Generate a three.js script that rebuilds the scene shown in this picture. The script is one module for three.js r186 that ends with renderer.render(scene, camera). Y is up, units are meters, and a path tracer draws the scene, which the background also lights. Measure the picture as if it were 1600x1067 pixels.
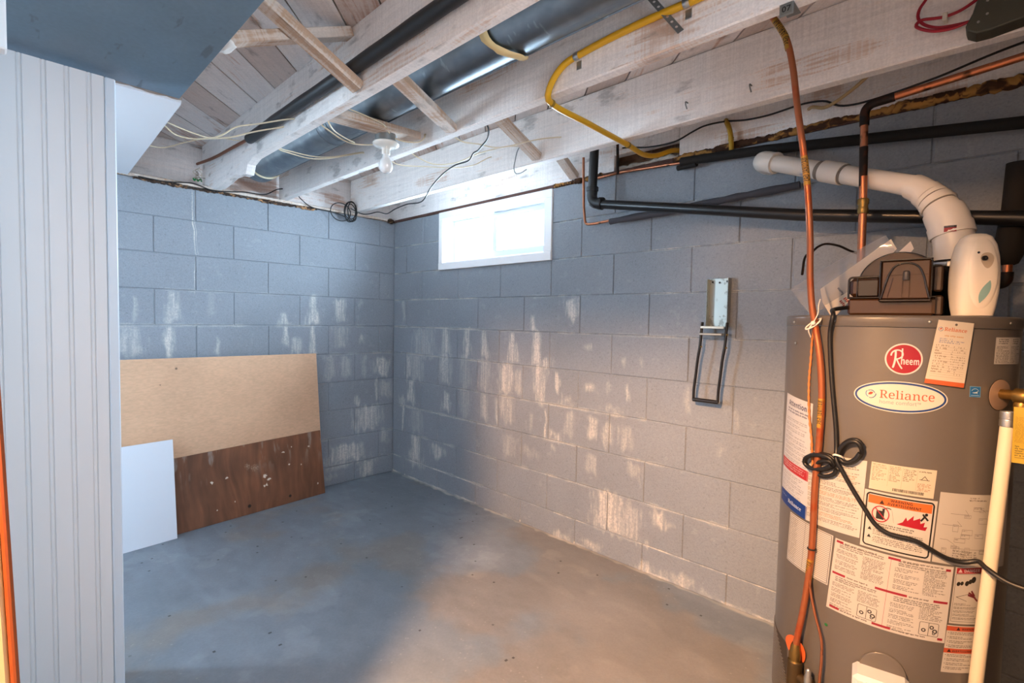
import * as THREE from 'three';
import { mergeGeometries } from 'three/addons/utils/BufferGeometryUtils.js';
import { RectAreaLightUniformsLib } from 'three/addons/lights/RectAreaLightUniformsLib.js';

// ---------------------------------------------------------------- camera, sky, lights, exposure
// x runs along the window wall, z from the window wall towards the doorway, y up, metres
const scene = new THREE.Scene();
const camera = new THREE.PerspectiveCamera(69.1, 1600 / 1067, 0.03, 60);
camera.rotation.order = 'YXZ';
camera.position.set(3.3733, 1.2177, 2.1663);
camera.rotation.set(-0.0435, 0.7652, 0.0181);
scene.add(camera);
scene.background = new THREE.Color(0.80, 0.90, 1.0);            // overcast winter sky
scene.backgroundIntensity = 5;
RectAreaLightUniformsLib.init();
const renderer = new THREE.WebGLRenderer({ antialias: true });
renderer.toneMapping = THREE.LinearToneMapping;
renderer.toneMappingExposure = 1.07;
renderer.shadowMap.enabled = true;
function daylight(x, y, z, tx, ty, tz, w, h, power) {               // daylight coming in through a window opening
  const l = new THREE.RectAreaLight(new THREE.Color(0.61, 0.81, 1.0), power, w, h);
  l.position.set(x, y, z); l.lookAt(tx, ty, tz); scene.add(l);
}
daylight(1.085, 1.76, -0.235, 1.085, 1.76, 1, 0.92, 0.36, 88);     // the window in the picture
daylight(4.80, 1.60, 1.45, 0, 1.60, 1.45, 0.9, 0.6, 27);           // a second basement window, right of the camera
daylight(-0.27, 1.45, 3.80, 4, 1.45, 3.80, 0.96, 0.78, 106);         // a third, in the left wall behind the beadboard partition
const LAMP = [2.82, 2.07, 2.66];                                     // bare bulb in the next room, behind the camera
const lampLight = new THREE.PointLight(new THREE.Color(1.0, 0.53, 0.25), 45, 0, 2);
lampLight.position.set(...LAMP); lampLight.shadow.radius = 2.2; lampLight.castShadow = true; scene.add(lampLight);

// ---------------------------------------------------------------- helpers
const V = (x, y, z) => new THREE.Vector3(x, y, z);
let seed = 7;
const rnd = () => { seed = (seed * 1664525 + 1013904223) >>> 0; return seed / 4294967296; };
const rr = (a, b) => a + (b - a) * rnd();
const clamp = (x, a = 0, b = 1) => Math.min(b, Math.max(a, x));
const sstep = (a, b, x) => { const t = clamp((x - a) / (b - a)); return t * t * (3 - 2 * t); };
const mix = (a, b, t) => a + (b - a) * t;
function hash(x, y, s) { let h = Math.imul(x, 374761393) + Math.imul(y, 668265263) + Math.imul(s, 1274126177); h = Math.imul(h ^ (h >>> 13), 1274126177); return ((h ^ (h >>> 16)) >>> 0) / 4294967296; }
function vn(x, y, s = 0) {
  const xi = Math.floor(x), yi = Math.floor(y), fx = x - xi, fy = y - yi, u = fx * fx * (3 - 2 * fx), v = fy * fy * (3 - 2 * fy);
  return mix(mix(hash(xi, yi, s), hash(xi + 1, yi, s), u), mix(hash(xi, yi + 1, s), hash(xi + 1, yi + 1, s), u), v);
}
function fbm(x, y, s = 0, n = 4) { let a = 0.5, t = 0, w = 0; for (let i = 0; i < n; i++) { t += a * vn(x, y, s + i * 17); w += a; a *= 0.5; x *= 2.03; y *= 2.03; } return t / w; }
function tex(w, h, fn, srgb = true) {
  const d = new Uint8Array(w * h * 4);
  for (let j = 0; j < h; j++) for (let i = 0; i < w; i++) { const c = fn((i + 0.5) / w, (j + 0.5) / h), k = (j * w + i) * 4; d[k] = clamp(c[0], 0, 255); d[k + 1] = clamp(c[1], 0, 255); d[k + 2] = clamp(c[2], 0, 255); d[k + 3] = 255; }
  const t = new THREE.DataTexture(d, w, h); t.wrapS = t.wrapT = THREE.MirroredRepeatWrapping; t.magFilter = THREE.LinearFilter;
  if (srgb) t.colorSpace = THREE.SRGBColorSpace; t.needsUpdate = true; return t;
}
const scaled = (t, w, h) => { t.repeat.set(1 / w, 1 / h); return t; };  // uv in metres: the picture covers w by h metres
function print(w, h, draw) {
  const c = document.createElement('canvas'); c.width = w; c.height = h; const g = c.getContext('2d'); draw(g, w, h);
  const t = new THREE.CanvasTexture(c); t.colorSpace = THREE.SRGBColorSpace; t.anisotropy = 8; return t;
}
const M = (color, roughness = 0.8, o = {}) => new THREE.MeshPhysicalMaterial({ color, roughness, side: THREE.DoubleSide, ...o });

const taken = {};
const numbered = (n) => { const k = taken[n] ?? 0; taken[n] = k + 1; return k ? `${n}_${String(k).padStart(3, '0')}` : n; };
function thing(name, label, category, at = [0, 0, 0], group) {
  const o = new THREE.Group(); o.name = numbered(name); o.position.set(...at); o.userData = { label, category };
  if (group) o.userData.group = group;
  scene.add(o); return o;
}
function struct(name, at = [0, 0, 0]) { const o = new THREE.Group(); o.name = name; o.position.set(...at); o.userData = { kind: 'structure' }; scene.add(o); return o; }
function origin(o) { const p = V(0, 0, 0); for (let q = o; q && q !== scene; q = q.parent) p.add(q.position); return p; }
function part(parent, name, geometry, material, label) {             // geometry is given in the room's coordinates
  const g = Array.isArray(geometry) ? mergeGeometries(geometry.map((x) => plain(x))) : geometry, o = origin(parent);
  g.translate(-o.x, -o.y, -o.z);
  const m = new THREE.Mesh(g, material); m.name = name; m.castShadow = m.receiveShadow = true;
  if (label) m.userData.label = label;
  parent.add(m); return m;
}
function single(name, label, category, geometry, material, group) {  // a thing that is one mesh
  const g = Array.isArray(geometry) ? mergeGeometries(geometry.map((x) => plain(x))) : geometry;
  g.computeBoundingBox(); const b = g.boundingBox, c = V((b.min.x + b.max.x) / 2, b.min.y, (b.min.z + b.max.z) / 2);
  g.translate(-c.x, -c.y, -c.z);
  const m = new THREE.Mesh(g, material); m.name = numbered(name); m.position.copy(c); m.castShadow = m.receiveShadow = true;
  m.userData = { label, category }; if (group) m.userData.group = group;
  scene.add(m); return m;
}
function plain(g) { const p = g.index ? g.toNonIndexed() : g; for (const k of Object.keys(p.attributes)) if (!['position', 'normal', 'uv'].includes(k)) p.deleteAttribute(k); return p; }

// box with chamfered edges, uv in metres by face (du, dv shift the picture); turned by a matrix afterwards if wanted
function cbox(x0, x1, y0, y1, z0, z1, b = 0.003, du = 0, dv = 0) {
  const lo = [x0, y0, z0], hi = [x1, y1, z1], P = [], U = [], N = [];
  const C = (s) => [0, 1, 2].map((k) => (s[k] > 0 ? hi[k] : lo[k]));
  const quad = (pts) => {
    const a = V(...pts[0]), e = V(...pts[1]).sub(a), f = V(...pts[2]).sub(a), n = e.cross(f).normalize(), mid = pts.reduce((t, q) => t.map((v, k) => v + q[k] / pts.length), [0, 0, 0]);
    const out = V(mid[0] - (x0 + x1) / 2, mid[1] - (y0 + y1) / 2, mid[2] - (z0 + z1) / 2);
    if (n.dot(out) < 0) { pts.reverse(); n.negate(); }
    const ax = [Math.abs(n.x), Math.abs(n.y), Math.abs(n.z)], k = ax.indexOf(Math.max(...ax));
    for (let i = 1; i + 1 < pts.length; i++) for (const q of [pts[0], pts[i], pts[i + 1]]) { P.push(...q); N.push(n.x, n.y, n.z); U.push((k === 0 ? q[2] : q[0]) + du, (k === 1 ? q[2] : q[1]) + dv); }
  };
  const corner = (s, k) => { const c = C(s); return c.map((v, i) => (i === k ? v : v - s[i] * b)); };   // the corner's point on the face across axis k
  for (let k = 0; k < 3; k++) for (const s of [-1, 1]) {
    const [i, j] = [(k + 1) % 3, (k + 2) % 3];
    quad([[-1, -1], [1, -1], [1, 1], [-1, 1]].map(([a, c]) => { const q = []; q[k] = s; q[i] = a; q[j] = c; return corner(q, k); }));
    if (b > 0) for (const t of [-1, 1]) {                               // edge along axis j between faces k and i
      const q0 = [], q1 = []; q0[k] = q1[k] = s; q0[i] = q1[i] = t; q0[j] = -1; q1[j] = 1;
      quad([corner(q0, k), corner(q1, k), corner(q1, i), corner(q0, i)]);
    }
  }
  if (b > 0) for (const a of [-1, 1]) for (const c of [-1, 1]) for (const d of [-1, 1]) quad([0, 1, 2].map((k) => corner([a, c, d], k)));
  const g = new THREE.BufferGeometry();
  g.setAttribute('position', new THREE.Float32BufferAttribute(P, 3)); g.setAttribute('normal', new THREE.Float32BufferAttribute(N, 3)); g.setAttribute('uv', new THREE.Float32BufferAttribute(U, 2));
  return g;
}
// a board of length L along its own x, width w (y), thickness t (z), laid from a to b with its width along "up"
function board(a, b, w, t, up = V(0, 1, 0), ch = 0.002) {
  const d = b.clone().sub(a), L = d.length(); d.normalize();
  const z = d.clone().cross(up).normalize(), y = z.clone().cross(d);
  const g = cbox(-L / 2, L / 2, -w / 2, w / 2, -t / 2, t / 2, ch, rr(0, 3), rr(0, 3));
  return g.applyMatrix4(new THREE.Matrix4().makeBasis(d, y, z).setPosition(a.clone().add(b).multiplyScalar(0.5)));
}
const smooth = (pts, n = 40, closed = false) => new THREE.CatmullRomCurve3(pts.map((p) => (p.isVector3 ? p : V(...p))), closed, 'centripetal').getSpacedPoints(n);
function bends(pts, r, n = 6) {                                        // a run of straight pipe with rounded corners
  const p = pts.map((q) => (q.isVector3 ? q : V(...q))), out = [p[0]];
  for (let i = 1; i + 1 < p.length; i++) {
    const a = p[i - 1].clone().sub(p[i]), c = p[i + 1].clone().sub(p[i]), k = Math.min(r, a.length() * 0.49, c.length() * 0.49);
    const s = p[i].clone().addScaledVector(a.normalize(), k), e = p[i].clone().addScaledVector(c.normalize(), k);
    for (let j = 0; j <= n; j++) { const t = j / n; out.push(V(0, 0, 0).addScaledVector(s, (1 - t) ** 2).addScaledVector(p[i], 2 * t * (1 - t)).addScaledVector(e, t * t)); }
  }
  out.push(p[p.length - 1]); return out;
}
// sweep a circle (or ellipse: flat < 1) along points; radius a number or a function of 0..1; ends closed
function sweep(pts, radius, seg = 10, { cap = true, flat = 1, up = V(0, 1, 0) } = {}) {
  pts = pts.map((p) => (p.isVector3 ? p : V(...p)));
  const n = pts.length, L = [0]; for (let i = 1; i < n; i++) L.push(L[i - 1] + pts[i].distanceTo(pts[i - 1]));
  const T = pts.map((p, i) => pts[Math.min(n - 1, i + 1)].clone().sub(pts[Math.max(0, i - 1)]).normalize());
  let nrm = up.clone().addScaledVector(T[0], -up.dot(T[0])); if (nrm.length() < 0.1) nrm = V(1, 0, 0).addScaledVector(T[0], -T[0].x); nrm.normalize();
  const P = [], N = [], U = [], I = [];
  for (let i = 0; i < n; i++) {
    nrm.addScaledVector(T[i], -nrm.dot(T[i])).normalize(); const bi = T[i].clone().cross(nrm), R = typeof radius === 'function' ? radius(L[i] / L[n - 1], i) : radius;
    for (let k = 0; k <= seg; k++) { const a = (k / seg) * Math.PI * 2, c = Math.cos(a) * flat, s = Math.sin(a), d = nrm.clone().multiplyScalar(c).addScaledVector(bi, s); P.push(pts[i].x + d.x * R, pts[i].y + d.y * R, pts[i].z + d.z * R); d.normalize(); N.push(d.x, d.y, d.z); U.push(L[i], (k / seg) * 6.283 * R); }
  }
  const w = seg + 1;
  for (let i = 0; i + 1 < n; i++) for (let k = 0; k < seg; k++) I.push(i * w + k, i * w + k + 1, (i + 1) * w + k, i * w + k + 1, (i + 1) * w + k + 1, (i + 1) * w + k);
  if (cap) for (const [e, s] of [[0, -1], [n - 1, 1]]) {
    const b = P.length / 3, t = T[e]; P.push(pts[e].x, pts[e].y, pts[e].z); N.push(t.x * s, t.y * s, t.z * s); U.push(L[e], 0);
    for (let k = 0; k <= seg; k++) { const q = (e * w + k) * 3; P.push(P[q], P[q + 1], P[q + 2]); N.push(t.x * s, t.y * s, t.z * s); U.push(L[e], 0.01); }
    for (let k = 0; k < seg; k++) s < 0 ? I.push(b, b + 2 + k, b + 1 + k) : I.push(b, b + 1 + k, b + 2 + k);
  }
  const g = new THREE.BufferGeometry(); g.setAttribute('position', new THREE.Float32BufferAttribute(P, 3)); g.setAttribute('normal', new THREE.Float32BufferAttribute(N, 3)); g.setAttribute('uv', new THREE.Float32BufferAttribute(U, 2)); g.setIndex(I); return g;
}
const lathe = (prof, at, seg = 40) => new THREE.LatheGeometry(prof.map(([r, y]) => new THREE.Vector2(r, y)), seg).translate(...at);
// a turned piece whose axis runs from a towards b; prof is [radius, distance along the axis]
function turned(prof, a, b, seg = 24) {
  const g = new THREE.LatheGeometry(prof.map(([r, y]) => new THREE.Vector2(r, y)), seg), d = V(...b).sub(V(...a)).normalize();
  return g.applyQuaternion(new THREE.Quaternion().setFromUnitVectors(V(0, 1, 0), d)).translate(...a);
}
function extrude(outline, depth, { bevel = 0, holes = [] } = {}) {
  const s = new THREE.Shape(outline.map(([x, y]) => new THREE.Vector2(x, y)));
  for (const h of holes) s.holes.push(new THREE.Path(h.map(([x, y]) => new THREE.Vector2(x, y))));
  return new THREE.ExtrudeGeometry(s, { depth, bevelEnabled: bevel > 0, bevelSize: bevel, bevelThickness: bevel, bevelSegments: 2, steps: 1, curveSegments: 8 });
}
// ---------------------------------------------------------------- textures
// painted block walls: grey paint, open pores, and the white mineral bloom the photograph shows, where it shows it
// [z or x at top, at bottom, y top, y bottom, half width top, half width bottom, strength]
const STAINS_LEFT = [[1.351,1.349,1.955,1.36,0.0035,0.003,0.95],[1.338,1.339,1.955,1.58,0.002,0.002,0.7],[1.636,1.638,1.305,1.173,0.015,0.015,0.5],[1.462,1.464,1.346,1.163,0.033,0.048,0.75],[1.261,1.262,1.334,1.203,0.026,0.018,0.35],[0.844,0.844,1.223,1.16,0.028,0.052,0.7],[0.637,0.637,1.351,1.17,0.027,0.068,0.95],[0.444,0.444,1.337,1.171,0.045,0.05,0.8],[0.288,0.287,1.339,1.291,0.02,0.015,0.4],[1.658,1.66,1.141,0.977,0.06,0.06,0.55],[1.479,1.481,1.141,0.969,0.036,0.021,0.9],[1.235,1.236,1.068,0.971,0.014,0.023,0.6],[0.828,0.828,1.143,1.019,0.02,0.028,0.8],[0.76,0.76,1.069,0.965,0.032,0.044,0.6],[0.641,0.641,1.143,0.956,0.018,0.027,0.9],[0.439,0.438,1.144,0.981,0.063,0.063,0.5],[0.271,0.27,1.082,1.024,0.017,0.022,0.7],[0.515,0.515,0.938,0.773,0.05,0.05,0.45],[0.403,0.403,0.924,0.765,0.05,0.055,0.45],[0.254,0.253,0.928,0.768,0.03,0.025,0.35],[0.101,0.1,0.897,0.767,0.082,0.049,0.9],[0.315,0.315,0.639,0.571,0.017,0.044,0.9],[0.15,0.149,0.746,0.558,0.011,0.011,0.9],[0.066,0.065,0.72,0.609,0.054,0.066,0.5],[0.214,0.213,0.546,0.359,0.121,0.099,0.85],[0.299,0.298,0.454,0.372,0.05,0.075,0.6],[0.396,0.395,0.277,0.148,0.125,0.2,0.9],[0.233,0.233,0.131,0.002,0.066,0.038,0.8],[0.45,0.45,0.159,0.097,0.125,0.1,0.6],[0.499,0.499,0.075,0.046,0.075,0.075,0.5],[0.08,0.079,0.349,0.248,0.03,0.042,0.5]];
const STAINS_RIGHT = [[0.138,0.14,1.339,1.187,0.021,0.025,0.6],[1.735,1.738,1.334,1.23,0.059,0.036,0.9],[1.464,1.466,1.249,1.163,0.018,0.028,0.85],[0.395,0.399,1.14,0.933,0.128,0.143,0.5],[0.649,0.652,1.146,0.959,0.046,0.077,0.85],[0.879,0.883,1.152,0.969,0.026,0.055,0.9],[1.047,1.051,1.148,0.976,0.021,0.051,0.8],[1.292,1.296,1.135,0.949,0.025,0.074,0.95],[1.486,1.492,1.16,0.964,0.028,0.05,0.95],[1.851,1.852,1.096,1.059,0.028,0.028,0.9],[0.303,0.306,0.946,0.75,0.088,0.096,0.55],[0.204,0.207,0.93,0.755,0.034,0.051,0.8],[0.645,0.649,0.976,0.752,0.077,0.07,0.85],[0.857,0.861,0.972,0.762,0.065,0.072,0.4],[1.051,1.056,0.959,0.754,0.06,0.072,0.6],[1.253,1.258,0.946,0.753,0.066,0.055,0.85],[1.356,1.36,0.919,0.757,0.033,0.027,0.6],[1.516,1.522,0.966,0.747,0.055,0.035,0.95],[1.558,1.56,0.994,0.943,0.054,0.022,0.8],[1.64,1.643,0.928,0.821,0.016,0.02,0.8],[1.715,1.716,0.804,0.762,0.04,0.06,0.6],[0.24,0.243,0.744,0.569,0.051,0.059,0.9],[0.123,0.124,0.608,0.548,0.045,0.054,0.7],[0.664,0.667,0.709,0.566,0.035,0.056,0.9],[0.862,0.865,0.732,0.568,0.065,0.059,0.4],[1.056,1.06,0.741,0.58,0.042,0.036,0.65],[1.269,1.273,0.742,0.573,0.066,0.066,0.6],[0.141,0.144,0.54,0.361,0.013,0.017,0.95],[0.31,0.313,0.534,0.36,0.088,0.08,0.45],[1.169,1.172,0.714,0.573,0.016,0.014,0.7],[1.567,1.571,0.694,0.547,0.009,0.011,0.9],[1.635,1.636,0.588,0.555,0.036,0.054,0.8],[1.735,1.739,0.718,0.592,0.028,0.04,0.55],[1.887,1.891,0.716,0.584,0.036,0.024,0.85],[1.979,1.982,0.687,0.574,0.038,0.035,0.7],[2.087,2.09,0.685,0.589,0.046,0.046,0.55],[1.459,1.462,0.675,0.581,0.013,0.013,0.5],[0.305,0.308,0.34,0.136,0.064,0.112,0.95],[0.563,0.565,0.306,0.228,0.084,0.063,0.9],[0.308,0.309,0.146,0.102,0.12,0.08,0.7],[1.275,1.278,0.51,0.372,0.061,0.05,0.4],[1.445,1.446,0.464,0.418,0.075,0.075,0.35],[1.624,1.624,0.509,0.476,0.022,0.018,0.8],[1.893,1.896,0.516,0.404,0.04,0.036,0.5],[1.873,1.875,0.888,0.84,0.045,0.058,0.9],[2.095,2.097,0.898,0.828,0.014,0.017,0.8],[1.999,2.0,0.782,0.749,0.07,0.07,0.45],[2.143,2.145,0.519,0.453,0.046,0.039,0.65],[2.157,2.158,1.042,1.023,0.014,0.014,0.5],[2.069,2.069,1.036,1.014,0.014,0.014,0.6],[2.016,2.022,0.339,0.138,0.11,0.16,0.95],[2.128,2.133,0.307,0.16,0.07,0.07,0.6],[2.279,2.282,0.315,0.232,0.039,0.03,0.95],[2.335,2.336,0.279,0.255,0.024,0.018,0.7],[2.224,2.225,0.163,0.142,0.012,0.014,0.9],[1.697,1.698,0.035,0.0,0.059,0.068,0.7],[1.903,1.904,0.052,0.0,0.06,0.072,1],[2.214,2.216,0.059,0.0,0.028,0.053,0.95],[2.396,2.399,0.051,0.0,0.075,0.099,0.85],[2.299,2.299,0.027,0.002,0.053,0.042,0.6],[2.508,2.509,0.021,0.0,0.039,0.039,0.6],[2.698,2.699,0.015,0.0,0.037,0.037,0.6],[2.769,2.769,0.005,0.0,0.022,0.022,0.8],[2.563,2.564,0.68,0.647,0.021,0.021,0.35],[2.403,2.406,0.913,0.826,0.018,0.021,0.4],[2.616,2.619,0.855,0.773,0.012,0.017,0.35],[1.98,1.981,0.898,0.859,0.016,0.02,0.5]];
const LEFT_SIZE = [2.1, 2.0], RIGHT_SIZE = [3.8, 2.0];
const LEFT_STAINED_JOINTS = [[0.1375, 0.0, 1.0, 0.5], [0.34, 0.0, 0.8, 0.3], [1.152, 0.2, 1.9, 0.6], [1.356, 0.9, 1.6, 0.35], [0.949, 0.0, 0.6, 0.35]];
const RIGHT_STAINED_JOINTS = [[1.152, 0.03, 1.1, 0.55], [1.152, 1.1, 2.4, 0.3], [0.949, 0.1, 0.8, 0.6], [0.949, 0.8, 1.5, 0.6], [0.746, 0.1, 2.2, 0.5], [0.543, 0.1, 2.3, 0.5], [0.34, 0.05, 2.6, 0.45], [0.1375, 0.05, 2.4, 0.5], [1.356, 0.05, 1.7, 0.3], [0.006, 0.0, 2.85, 1.0]];
function wallTexture(W, H, [w, h], stains, joints, s0) {
  const data = new Float32Array(W * H);
  for (const [c0, c1, y0, y1, a0, a1, k] of stains) {
    const pad = Math.max(a0, a1) * 1.7 + 0.01, X0 = Math.max(0, Math.floor(((Math.min(c0, c1) - pad) / w) * W)), X1 = Math.min(W - 1, Math.ceil(((Math.max(c0, c1) + pad) / w) * W));
    const Y0 = Math.max(0, Math.floor(((y1 - 0.03) / h) * H)), Y1 = Math.min(H - 1, Math.ceil(((y0 + 0.03) / h) * H));
    for (let j = Y0; j <= Y1; j++) for (let i = X0; i <= X1; i++) {
      const x = ((i + 0.5) / W) * w, y = ((j + 0.5) / H) * h, t = clamp((y0 - y) / (y0 - y1 + 1e-4));
      const wob = (fbm(x * 9, y * 9, s0 + 3, 3) - 0.5) * 0.05, hw = mix(a0, a1, t * t);
      const d = Math.abs(x + wob * 0.6 - mix(c0, c1, t)) / hw;
      let m = sstep(1.35, 0.15, d + (fbm(x * 85, y * 16, s0 + 5, 3) - 0.5) * 1.3);
      m *= sstep(-0.02, 0.012, y0 - y + (vn(x * 50, 3, s0) - 0.5) * 0.03) * sstep(-0.02, 0.02, y - y1 + (vn(x * 40, 9, s0) - 0.5) * 0.05);
      m *= 0.38 + 0.62 * sstep(0.30, 0.75, 0.55 * fbm(x * 210, y * 150, s0 + 8, 2) + 0.45 * vn(x * 120, y * 7, s0 + 11));
      data[j * W + i] = Math.max(data[j * W + i], Math.min(1, m * k * 0.92));
    }
  }
  for (const [y, x0, x1, k] of joints) for (let i = Math.floor((x0 / w) * W); i < Math.min(W, (x1 / w) * W); i++) {
    const x = ((i + 0.5) / W) * w, str = k * sstep(0.35, 0.7, fbm(x * 7, y * 31, s0 + 21, 3)), th = 0.004 + 0.007 * vn(x * 30, y * 50, s0 + 22);
    for (let j = Math.max(0, Math.floor(((y - 0.02) / h) * H)); j < Math.min(H, ((y + 0.02) / h) * H); j++) {
      const q = ((j + 0.5) / H) * h, m = str * sstep(th * 1.6, th * 0.5, Math.abs(q - y)) * (0.4 + 0.8 * vn(x * 300, q * 300, s0 + 23));
      data[j * W + i] = Math.max(data[j * W + i], Math.min(1, m));
    }
  }
  return scaled(tex(W, H, (u, v) => {
    const x = u * w, y = v * h, i = Math.floor(u * W), j = Math.floor(v * H);
    const b = 1 + (fbm(x * 3, y * 3, s0, 3) - 0.5) * 0.10 + (vn(x * 240, y * 240, s0 + 1) - 0.5) * 0.08, pore = sstep(0.80, 0.95, vn(x * 210, y * 210, s0 + 2)) * 0.10;
    const bare = sstep(0.74, 0.82, fbm(x * 26, y * 26, s0 + 31, 3)) * 0.12;             // rubbed, thinner paint
    const s = data[j * W + i], c = [137, 144, 152].map((q) => q * b * (1 - pore));
    return [mix(c[0] + bare * 60, 222, s), mix(c[1] + bare * 55, 216, s), mix(c[2] + bare * 45, 206, s)];
  }), w, h);
}
const texWallLeft = wallTexture(1344, 1280, LEFT_SIZE, STAINS_LEFT, LEFT_STAINED_JOINTS, 100);
const texWallRight = wallTexture(2048, 1078, RIGHT_SIZE, STAINS_RIGHT, RIGHT_STAINED_JOINTS, 300);
const bumpBlock = scaled(tex(512, 512, (u, v) => { const g = 150 + 90 * (fbm(u * 70, v * 70, 41, 3) - 0.5) - 90 * sstep(0.76, 0.9, vn(u * 110, v * 110, 43)); return [g, g, g]; }, false), 0.5, 0.5);
const paintLeft = M('#ffffff', 0.62, { map: texWallLeft, bumpMap: bumpBlock, bumpScale: 0.0009 });
const paintRight = M('#ffffff', 0.62, { map: texWallRight, bumpMap: bumpBlock, bumpScale: 0.0009 });
const paintPlain = M('#8b9095', 0.7, { bumpMap: bumpBlock, bumpScale: 0.0009 });

const texFloor = scaled(tex(1536, 1024, (u, v) => {
  const x = u * 4.6, z = v * 3.0; let b = 1 + (fbm(x * 2.2, z * 2.2, 51, 4) - 0.5) * 0.20 + (fbm(x * 14, z * 22, 52, 3) - 0.5) * 0.10 + (vn(x * 200, z * 200, 53) - 0.5) * 0.05;
  const trowel = sstep(0.62, 0.72, fbm(x * 3 + fbm(z * 2, x, 54) * 2, z * 7, 55, 3)) * 0.05;
  const edge = sstep(0.022, 0.006, z + (vn(x * 30, 1, 56) - 0.5) * 0.02) * 0.75 * (0.3 + 0.7 * vn(x * 9, 2, 57)) * (x < 2.9 ? 1 : 0);   // mineral bloom along the foot of the wall
  const speck = sstep(0.9925, 0.996, hash(Math.floor(x * 190), Math.floor(z * 190), 58)) * (vn(x * 2, z * 2, 59) > 0.45 ? 0.22 : 0), chip = sstep(0.9985, 0.999, hash(Math.floor(x * 110), Math.floor(z * 110), 61)) * -0.5;
  const dust = sstep(0.66, 0.74, fbm(x * 5, z * 5, 62, 5)) * 0.05;
  const soil = sstep(0.45, 0.62, fbm(x * 2.6, z * 2.6, 64, 5) + 0.16 * sstep(1.2, 2.6, x) - 0.10) * 0.5;           // brown dirt trodden in beside the heater
  b += trowel + dust + chip; const c = [mix(125, 140, soil) * b + dust * 60, mix(134, 128, soil) * b + dust * 40, mix(143, 116, soil) * b + dust * 10];
  return c.map((q, i) => mix(q, [220, 214, 204][i], Math.max(edge, speck)));
}), 4.6, 3.0);
const bumpFloor = scaled(tex(512, 512, (u, v) => { const g = 128 + 110 * (fbm(u * 16, v * 16, 63, 5) - 0.5); return [g, g, g]; }, false), 1.1, 1.1);
const floorPaint = M('#ffffff', 0.5, { map: texFloor, bumpMap: bumpFloor, bumpScale: 0.0025 });

// sawn timber under thin whitewash; "show" is how much bare brown wood comes through
function timber(w, h, lw, lh, white, brown, show, s, saw = 1) {
  return scaled(tex(w, h, (u, v) => {
    const x = u * lw, y = v * lh, wave = (fbm(x * 2, y * 6, s, 3) - 0.5) * 0.05;
    const grain = fbm(x * 7, (y + wave) * 130, s + 1, 4), mark = (vn(x * 260, y * 9, s + 2) - 0.5) * saw, patch = fbm(x * 3.2, y * 9, s + 3, 4), fine = vn(x * 300, y * 300, s + 4) - 0.5;
    let k = sstep(0.62 - show, 0.86 - show, patch + (grain - 0.5) * 0.5 + mark * 0.16);
    k = clamp(k * 0.75 + sstep(0.6, 0.8, grain) * 0.12);
    const dirt = sstep(0.66, 0.85, fbm(x * 9, y * 26, s + 5, 5)) * 0.20, b = 1 + fine * 0.06 + mark * 0.05 + (grain - 0.5) * 0.10;
    return [0, 1, 2].map((i) => mix(white[i], brown[i], k) * b * (1 - dirt));
  }), lw, lh);
}
const texJoist = timber(1024, 512, 2.0, 0.6, [240, 236, 233], [198, 172, 154], -0.045, 71);
const texPlank = timber(1024, 512, 1.6, 0.8, [231, 224, 221], [182, 146, 128], 0.05, 81, 0.6);
const texBrace = timber(512, 256, 1.0, 0.4, [214, 200, 188], [172, 138, 110], 0.08, 91);
const texBare = timber(512, 256, 1.0, 0.4, [150, 122, 100], [92, 62, 44], 0.15, 95);
const joistMat = M('#ffffff', 0.85, { map: texJoist, bumpMap: texJoist, bumpScale: 0.0012 });
const plankMat = M('#ffffff', 0.85, { map: texPlank, bumpMap: texPlank, bumpScale: 0.001 });
const plankMat2 = M('#e6dcd6', 0.85, { map: texPlank, bumpMap: texPlank, bumpScale: 0.001 });
const braceMat = M('#ffffff', 0.85, { map: texBrace, bumpMap: texBrace, bumpScale: 0.001 });
const bareMat = M('#ffffff', 0.9, { map: texBare, bumpMap: texBare, bumpScale: 0.001 });
const whiteMat = M('#efeeee', 0.55), trimMat = M('#f2f3f4', 0.45), vinyl = M('#d9dee4', 0.35);

const copperTex = tex(256, 64, (u, v) => { const n = fbm(u * 18, v * 3, 111, 4), k = sstep(0.62, 0.78, n), p = sstep(0.72, 0.8, fbm(u * 30, v * 5, 113, 3)); const c = [mix(180, 92, k), mix(114, 62, k), mix(82, 44, k)]; return [mix(c[0], 214, p * 0.5), mix(c[1], 168, p * 0.5), mix(c[2], 120, p * 0.5)]; });
scaled(copperTex, 0.6, 0.1);
const copper = M('#ffffff', 0.36, { map: copperTex, metalness: 0.85 });
const copperDark = M('#3a2a20', 0.6, { metalness: 0.5, map: scaled(tex(128, 64, (u, v) => { const k = sstep(0.5, 0.7, fbm(u * 14, v * 8, 117, 4)); return [mix(150, 255, k), mix(150, 190, k), mix(150, 140, k)]; }), 0.3, 0.1) });
const coated = M('#a8623f', 0.34, { metalness: 0.55, map: scaled(tex(512, 32, (u, v) => { const k = sstep(0.5, 0.72, fbm(u * 30, v * 2, 118, 3)); return [255, mix(255, 215, k), mix(255, 190, k)]; }), 1.4, 0.1) });
const brass = M('#8f7340', 0.38, { metalness: 0.9 }), brassDull = M('#5d4c33', 0.5, { metalness: 0.8 });
const abs = M('#17181a', 0.32), absDull = M('#130f0c', 0.85), rubber = M('#0f0e0e', 0.5), foamBlack = M('#1d1f22', 0.45);
const pvc = M('#e2dcd3', 0.32, { clearcoat: 0.25 }), pvcEdge = M('#7d746b', 0.7), cpvc = M('#cdc2ac', 0.4);
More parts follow.
